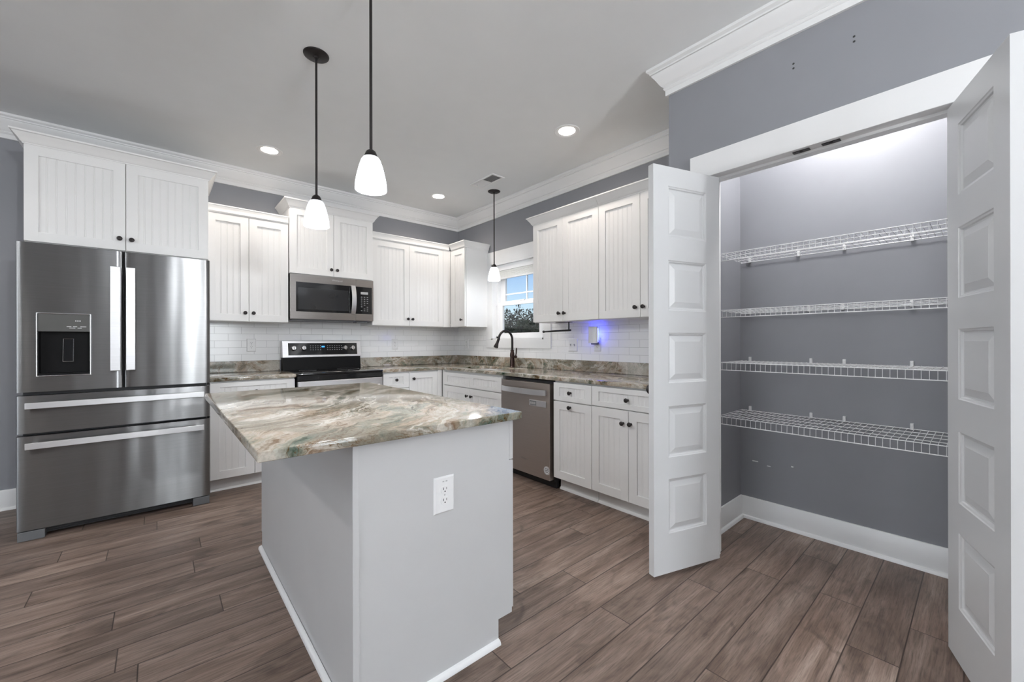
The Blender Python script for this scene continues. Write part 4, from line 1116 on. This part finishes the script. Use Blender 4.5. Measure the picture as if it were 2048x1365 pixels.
# holes left in the wall above the doorway
for (yy, zz, lab) in ((0.592, 2.509, 'pair of small dark screw holes in the grey wall, nearer the corner'), (0.367, 2.512, 'pair of small dark screw holes in the grey wall, nearer the photo edge')):
    h = thing('screw_hole_pair', lab, 'wall hole', (XP, yy, zz), R(-90), 'screw holes above the pantry doorway')
    for dz in (0.011, -0.011):
        MB().lathe([(0, 0), (0.0048, 0), (0.0038, 0.001), (0, 0.001)], 12, Matrix.Translation((0, -0.0004, dz)) @ Matrix.Rotation(R(90), 4, 'X')).build('hole', M['slot'], h)

# ------------------------------------------------------------------ lights
def can(x, y, lab, power=None, col=None):
    r = thing('ceiling_light', lab, 'ceiling light', (x, y, ZC), 0, 'recessed ceiling lights')
    MB().lathe([(0.062, -0.001), (0.068, -0.004), (0.094, -0.006), (0.097, -0.003), (0.097, -0.0005), (0.062, -0.0005)], 40, cap=False).build('trim_ring', M['trim'], r, smooth=True)
    MB().lathe([(0, -0.0045), (0.054, -0.0045), (0.062, -0.0025), (0.064, -0.0008), (0, -0.0008)], 32).build('lens', M['lens'], r, smooth=True)
    l = bpy.data.lights.new('can_lamp', 'SPOT'); l.energy = power or CAN_W; l.color = col or WARM; l.spot_size = R(150); l.spot_blend = 0.7; l.shadow_soft_size = 0.06
    o = bpy.data.objects.new('can_lamp', l); C.objects.link(o); o.parent = r; o.location = (0, 0, -0.03)
can(0.708, 3.936, 'lit recessed ceiling light in front of the microwave cabinet, left of the pendants')
can(2.353, 3.962, 'lit recessed ceiling light nearest the back corner of the kitchen')
can(2.370, 2.089, 'lit recessed ceiling light in front of the cabinets beside the pantry', 16.0)
for x, y, pw in ((-1.6, 3.2, 18), (-1.6, 0.8, 26), (0.6, -2.0, 40)):  # extra unseen cans, added as fill instead of a flash
    can(x, y, 'recessed ceiling light added out of view to brighten the room', pw, (1.0, 0.96, 0.93))


def pendant(x, y, zb, lab, pw=None):
    r = thing('pendant_light', lab, 'pendant light', (x, y, ZC), 0, 'bronze pendant lights with frosted shades')
    MB().lathe([(0, -0.020), (0.012, -0.020), (0.016, -0.014), (0.055, -0.011), (0.066, -0.005), (0.067, -0.0005), (0, -0.0005)], 36).build('canopy', M['bronze'], r, smooth=True)
    zs = zb - ZC
    top = zs + 0.142
    MB().tube([(0, 0, -0.018), (0, 0, top + 0.02)], 0.0062, 12).build('rod', M['bronze'], r, smooth=True)
    MB().lathe([(0, top + 0.034), (0.010, top + 0.034), (0.020, top + 0.026), (0.026, top + 0.012), (0.031, top - 0.004), (0.031, top - 0.008), (0, top - 0.008)], 24).build('socket_cap', M['bronze'], r, smooth=True)
    pr = [(0.032, top), (0.040, top - 0.012), (0.050, top - 0.042), (0.0585, top - 0.078), (0.0645, top - 0.110), (0.0665, zs)]
    inn = [(a - 0.003, b) for a, b in reversed(pr)]
    MB().lathe(pr + inn, 40, cap=False).build('glass_shade', M['shade'], r, smooth=True)
    MB().lathe([(0, top - 0.010), (0.012, top - 0.012), (0.013, top - 0.030), (0.026, top - 0.060), (0.029, top - 0.080), (0.022, top - 0.102), (0, top - 0.112)], 20).build('bulb', M['bulb'], r, smooth=True)
    l = bpy.data.lights.new('pendant_lamp', 'POINT'); l.energy = pw or PEND_W; l.color = (0.97, 0.98, 1.0); l.shadow_soft_size = 0.05
    o = bpy.data.objects.new('pendant_lamp', l); C.objects.link(o); o.parent = r; o.location = (0, 0, zs + 0.015)
pendant(0.672, 2.455, 1.845, 'lit pendant light hanging over the far end of the island')
pendant(0.700, 1.745, 1.855, 'lit pendant light hanging over the near end of the island')
pendant(2.728, 3.442, 1.850, 'lit pendant light hanging over the sink by the window', 7.0)

# glass bowl fixtures added out of view as fill for the whole kitchen
def bowl(x, y, pw, lab, dz=0.0):
    dm = thing('fill_bowl', lab, 'ceiling light', (x, y, ZC), 0, 'glass bowl fill lights added out of view')
    MB().lathe([(0, -0.02), (0.06, -0.02), (0.065, -0.0005), (0, -0.0005)], 28).build('canopy', M['bronze'], dm, smooth=True)
    MB().tube([(0, 0, -0.02), (0, 0, -0.44 - dz)], 0.008, 10).build('stem', M['bronze'], dm, smooth=True)
    MB().lathe([(0.012, -0.46 - dz), (0.10, -0.45 - dz), (0.17, -0.41 - dz), (0.20, -0.35 - dz), (0.196, -0.35 - dz), (0.166, -0.405 - dz), (0.098, -0.444 - dz), (0.012, -0.454 - dz)], 36, cap=False).build('bowl', M['shade'], dm, smooth=True)
    l = bpy.data.lights.new('fill_bowl_lamp', 'POINT'); l.energy = pw; l.color = (0.96, 0.98, 1.0); l.shadow_soft_size = 0.06
    o = bpy.data.objects.new('fill_bowl_lamp', l); C.objects.link(o); o.parent = dm; o.location = (0, 0, -0.33 - dz)
bowl(-2.8, 0.4, 55.0, 'white glass bowl fill light added out of view left of the camera')
bowl(0.45, -0.2, 15.0, 'white glass bowl fill light added out of view above the camera')
bowl(0.85, -3.1, 205.0, 'white glass bowl fill light added low, out of view behind the camera', 0.55)

# pantry lamp above the doorway, out of sight
pt = thing('pantry_light', 'plain round lamp fixed to the pantry ceiling behind the door header', 'ceiling light', (2.60, 0.45, ZC))
MB().lathe([(0, -0.03), (0.05, -0.03), (0.09, -0.015), (0.095, -0.0005), (0, -0.0005)], 28).build('diffuser', M['lens'], pt, smooth=True)
l = bpy.data.lights.new('pantry_lamp', 'POINT'); l.energy = PANTRY_W; l.color = (1.0, 0.985, 0.975); l.shadow_soft_size = 0.08
o = bpy.data.objects.new('pantry_lamp', l); C.objects.link(o); o.parent = pt; o.location = (0, 0, -0.12)

# ceiling register
vn = thing('ceiling_vent', 'white ceiling air register with grey louvers near the sink pendant', 'air vent', (2.494, 3.262, ZC))
f = MB(); f.box(-0.077, 0.077, -0.187, -0.165, -0.010, -0.0005, 0.003); f.box(-0.077, 0.077, 0.165, 0.187, -0.010, -0.0005, 0.003)
f.box(-0.077, -0.057, -0.165, 0.165, -0.010, -0.0005, 0.003); f.box(0.057, 0.077, -0.165, 0.165, -0.010, -0.0005, 0.002); f.box(-0.057, 0.057, 0.0, 0.008, -0.006, -0.0005)
f.build('frame', M['white_pl'], vn)
MB().box(-0.057, 0.057, -0.165, 0.165, -0.0016, -0.0005).build('duct_opening', M['vent_dark'], vn)
lv = MB()
for k in range(12):
    y = -0.158 + k * 0.0135
    lv.prism([(y, -0.0055), (y + 0.002, -0.0055), (y + 0.009, -0.0018), (y + 0.007, -0.0018)], -0.056, 0.056, axis='x')
for k in range(12):
    y = 0.016 + k * 0.0125
    lv.prism([(y + 0.010, -0.0055), (y + 0.012, -0.0055), (y + 0.004, -0.0018), (y, -0.0018)], -0.056, 0.056, axis='x')
lv.build('louvers', M['trim'], vn)
MB().box(-0.03, -0.026, 0.12, 0.126, -0.024, -0.005).build('damper_lever', M['trim'], vn)

# ------------------------------------------------------------------ outside the window
o = MB().box(-40, 90, -40, 90, -0.5, -0.4).build('lawn', M['grass']); o['kind'] = 'structure'; o['label'] = 'green lawn outside the window'; o['category'] = 'ground'
def tree(x, y, h, w, leaf, lab, bare=False):
    rnd = random.Random(int(x * 31 + y * 7))
    r = thing('tree', lab, 'tree', (x, y, -0.4), 0, 'trees beyond the sink window')
    t = MB().tube([(0, 0, 0), (0.05, 0.02, h * 0.4), (0.0, 0.05, h * 0.75)], [0.14, 0.10, 0.05], 7)
    for k in range(14 if bare else 6):
        a = rnd.uniform(0, 6.28); z = h * rnd.uniform(0.25, 0.6); l = w * rnd.uniform(0.35, 0.6)
        t.tube([(0, 0, z), (l * 0.5 * math.cos(a), l * 0.5 * math.sin(a), z + l * 0.5), (l * math.cos(a), l * math.sin(a), z + l * rnd.uniform(0.8, 1.3))], [0.05, 0.03, 0.01], 5)
    t.build('trunk', M['bark'], r)
    f = MB()
    for k in range(1000 if bare else 2000):
        u = rnd.uniform(-1, 1); a = rnd.uniform(0, 6.28); rr = rnd.random() ** 0.4
        q = math.sqrt(1 - u * u) * rr
        zc_ = h * 0.56 + h * 0.44 * u * rr
        c = Vector((w * 0.5 * q * math.cos(a) * (1.1 - 0.4 * max(0, u)), w * 0.5 * q * math.sin(a), max(0.15, zc_)))
        s = rnd.uniform(0.12, 0.25) * (0.55 if bare else 1)
        d1 = Vector((rnd.uniform(-1, 1), rnd.uniform(-1, 1), rnd.uniform(-1, 1))).normalized() * s
        d2 = Vector((rnd.uniform(-1, 1), rnd.uniform(-1, 1), rnd.uniform(-1, 1))).normalized() * s
        v = [f.bm.verts.new(c + d1), f.bm.verts.new(c + d2), f.bm.verts.new(c - d1), f.bm.verts.new(c - d2)]
        f.bm.faces.new(v)
    f.build('foliage', M[leaf], r)
def hedge(az0, az1, dist, h, dep):
    rnd = random.Random(5)
    c = Vector((dist * math.sin(R((az0 + az1) / 2)), dist * math.cos(R((az0 + az1) / 2)), -0.4))
    t = thing('hedge', 'long dark green hedge along the field beyond the sink window', 'hedge', c, -R((az0 + az1) / 2))
    ln = dist * math.tan(R((az1 - az0) / 2))
    f = MB()
    for k in range(9000):
        x = rnd.uniform(-ln, ln); top = h * (0.86 + 0.10 * math.sin(x * 1.7) + 0.06 * math.sin(x * 4.1 + 1))
        p = Vector((x, rnd.uniform(-dep, dep), rnd.uniform(0.1, 1.0) * top)); q = rnd.uniform(0.10, 0.22)
        d1 = Vector((rnd.uniform(-1, 1), rnd.uniform(-1, 1), rnd.uniform(-1, 1))).normalized() * q
        d2 = Vector((rnd.uniform(-1, 1), rnd.uniform(-1, 1), rnd.uniform(-1, 1))).normalized() * q
        f.bm.faces.new([f.bm.verts.new(v) for v in (p + d1, p + d2, p - d1, p - d2)])
    f.build('foliage', M['leaf'], t)
    g = MB()
    for k in range(24):
        x = -ln + (k + 0.5) * 2 * ln / 24; g.tube([(x, 0, 0), (x + 0.1, 0, h * 0.5)], 0.05, 5)
    g.build('stems', M['bark'], t)
hedge(32, 52, 36, 3.7, 0.8)
row = [(33.4, 40.5, 4.9), (35.2, 43.5, 5.2), (37.0, 40.5, 4.7), (38.6, 43.5, 5.3), (40.2, 40.5, 4.9), (41.8, 43.5, 5.6), (43.4, 40.5, 5.0), (45.0, 43.5, 6.6), (46.6, 40.5, 5.2), (48.4, 43.5, 5.3), (50.0, 40.5, 4.8)]
for az, dist, h in row:
    tree(dist * math.sin(R(az)), dist * math.cos(R(az)), h, 1.9, 'leaf2', 'bare grey brown tree rising behind the hedge beyond the sink window', True)
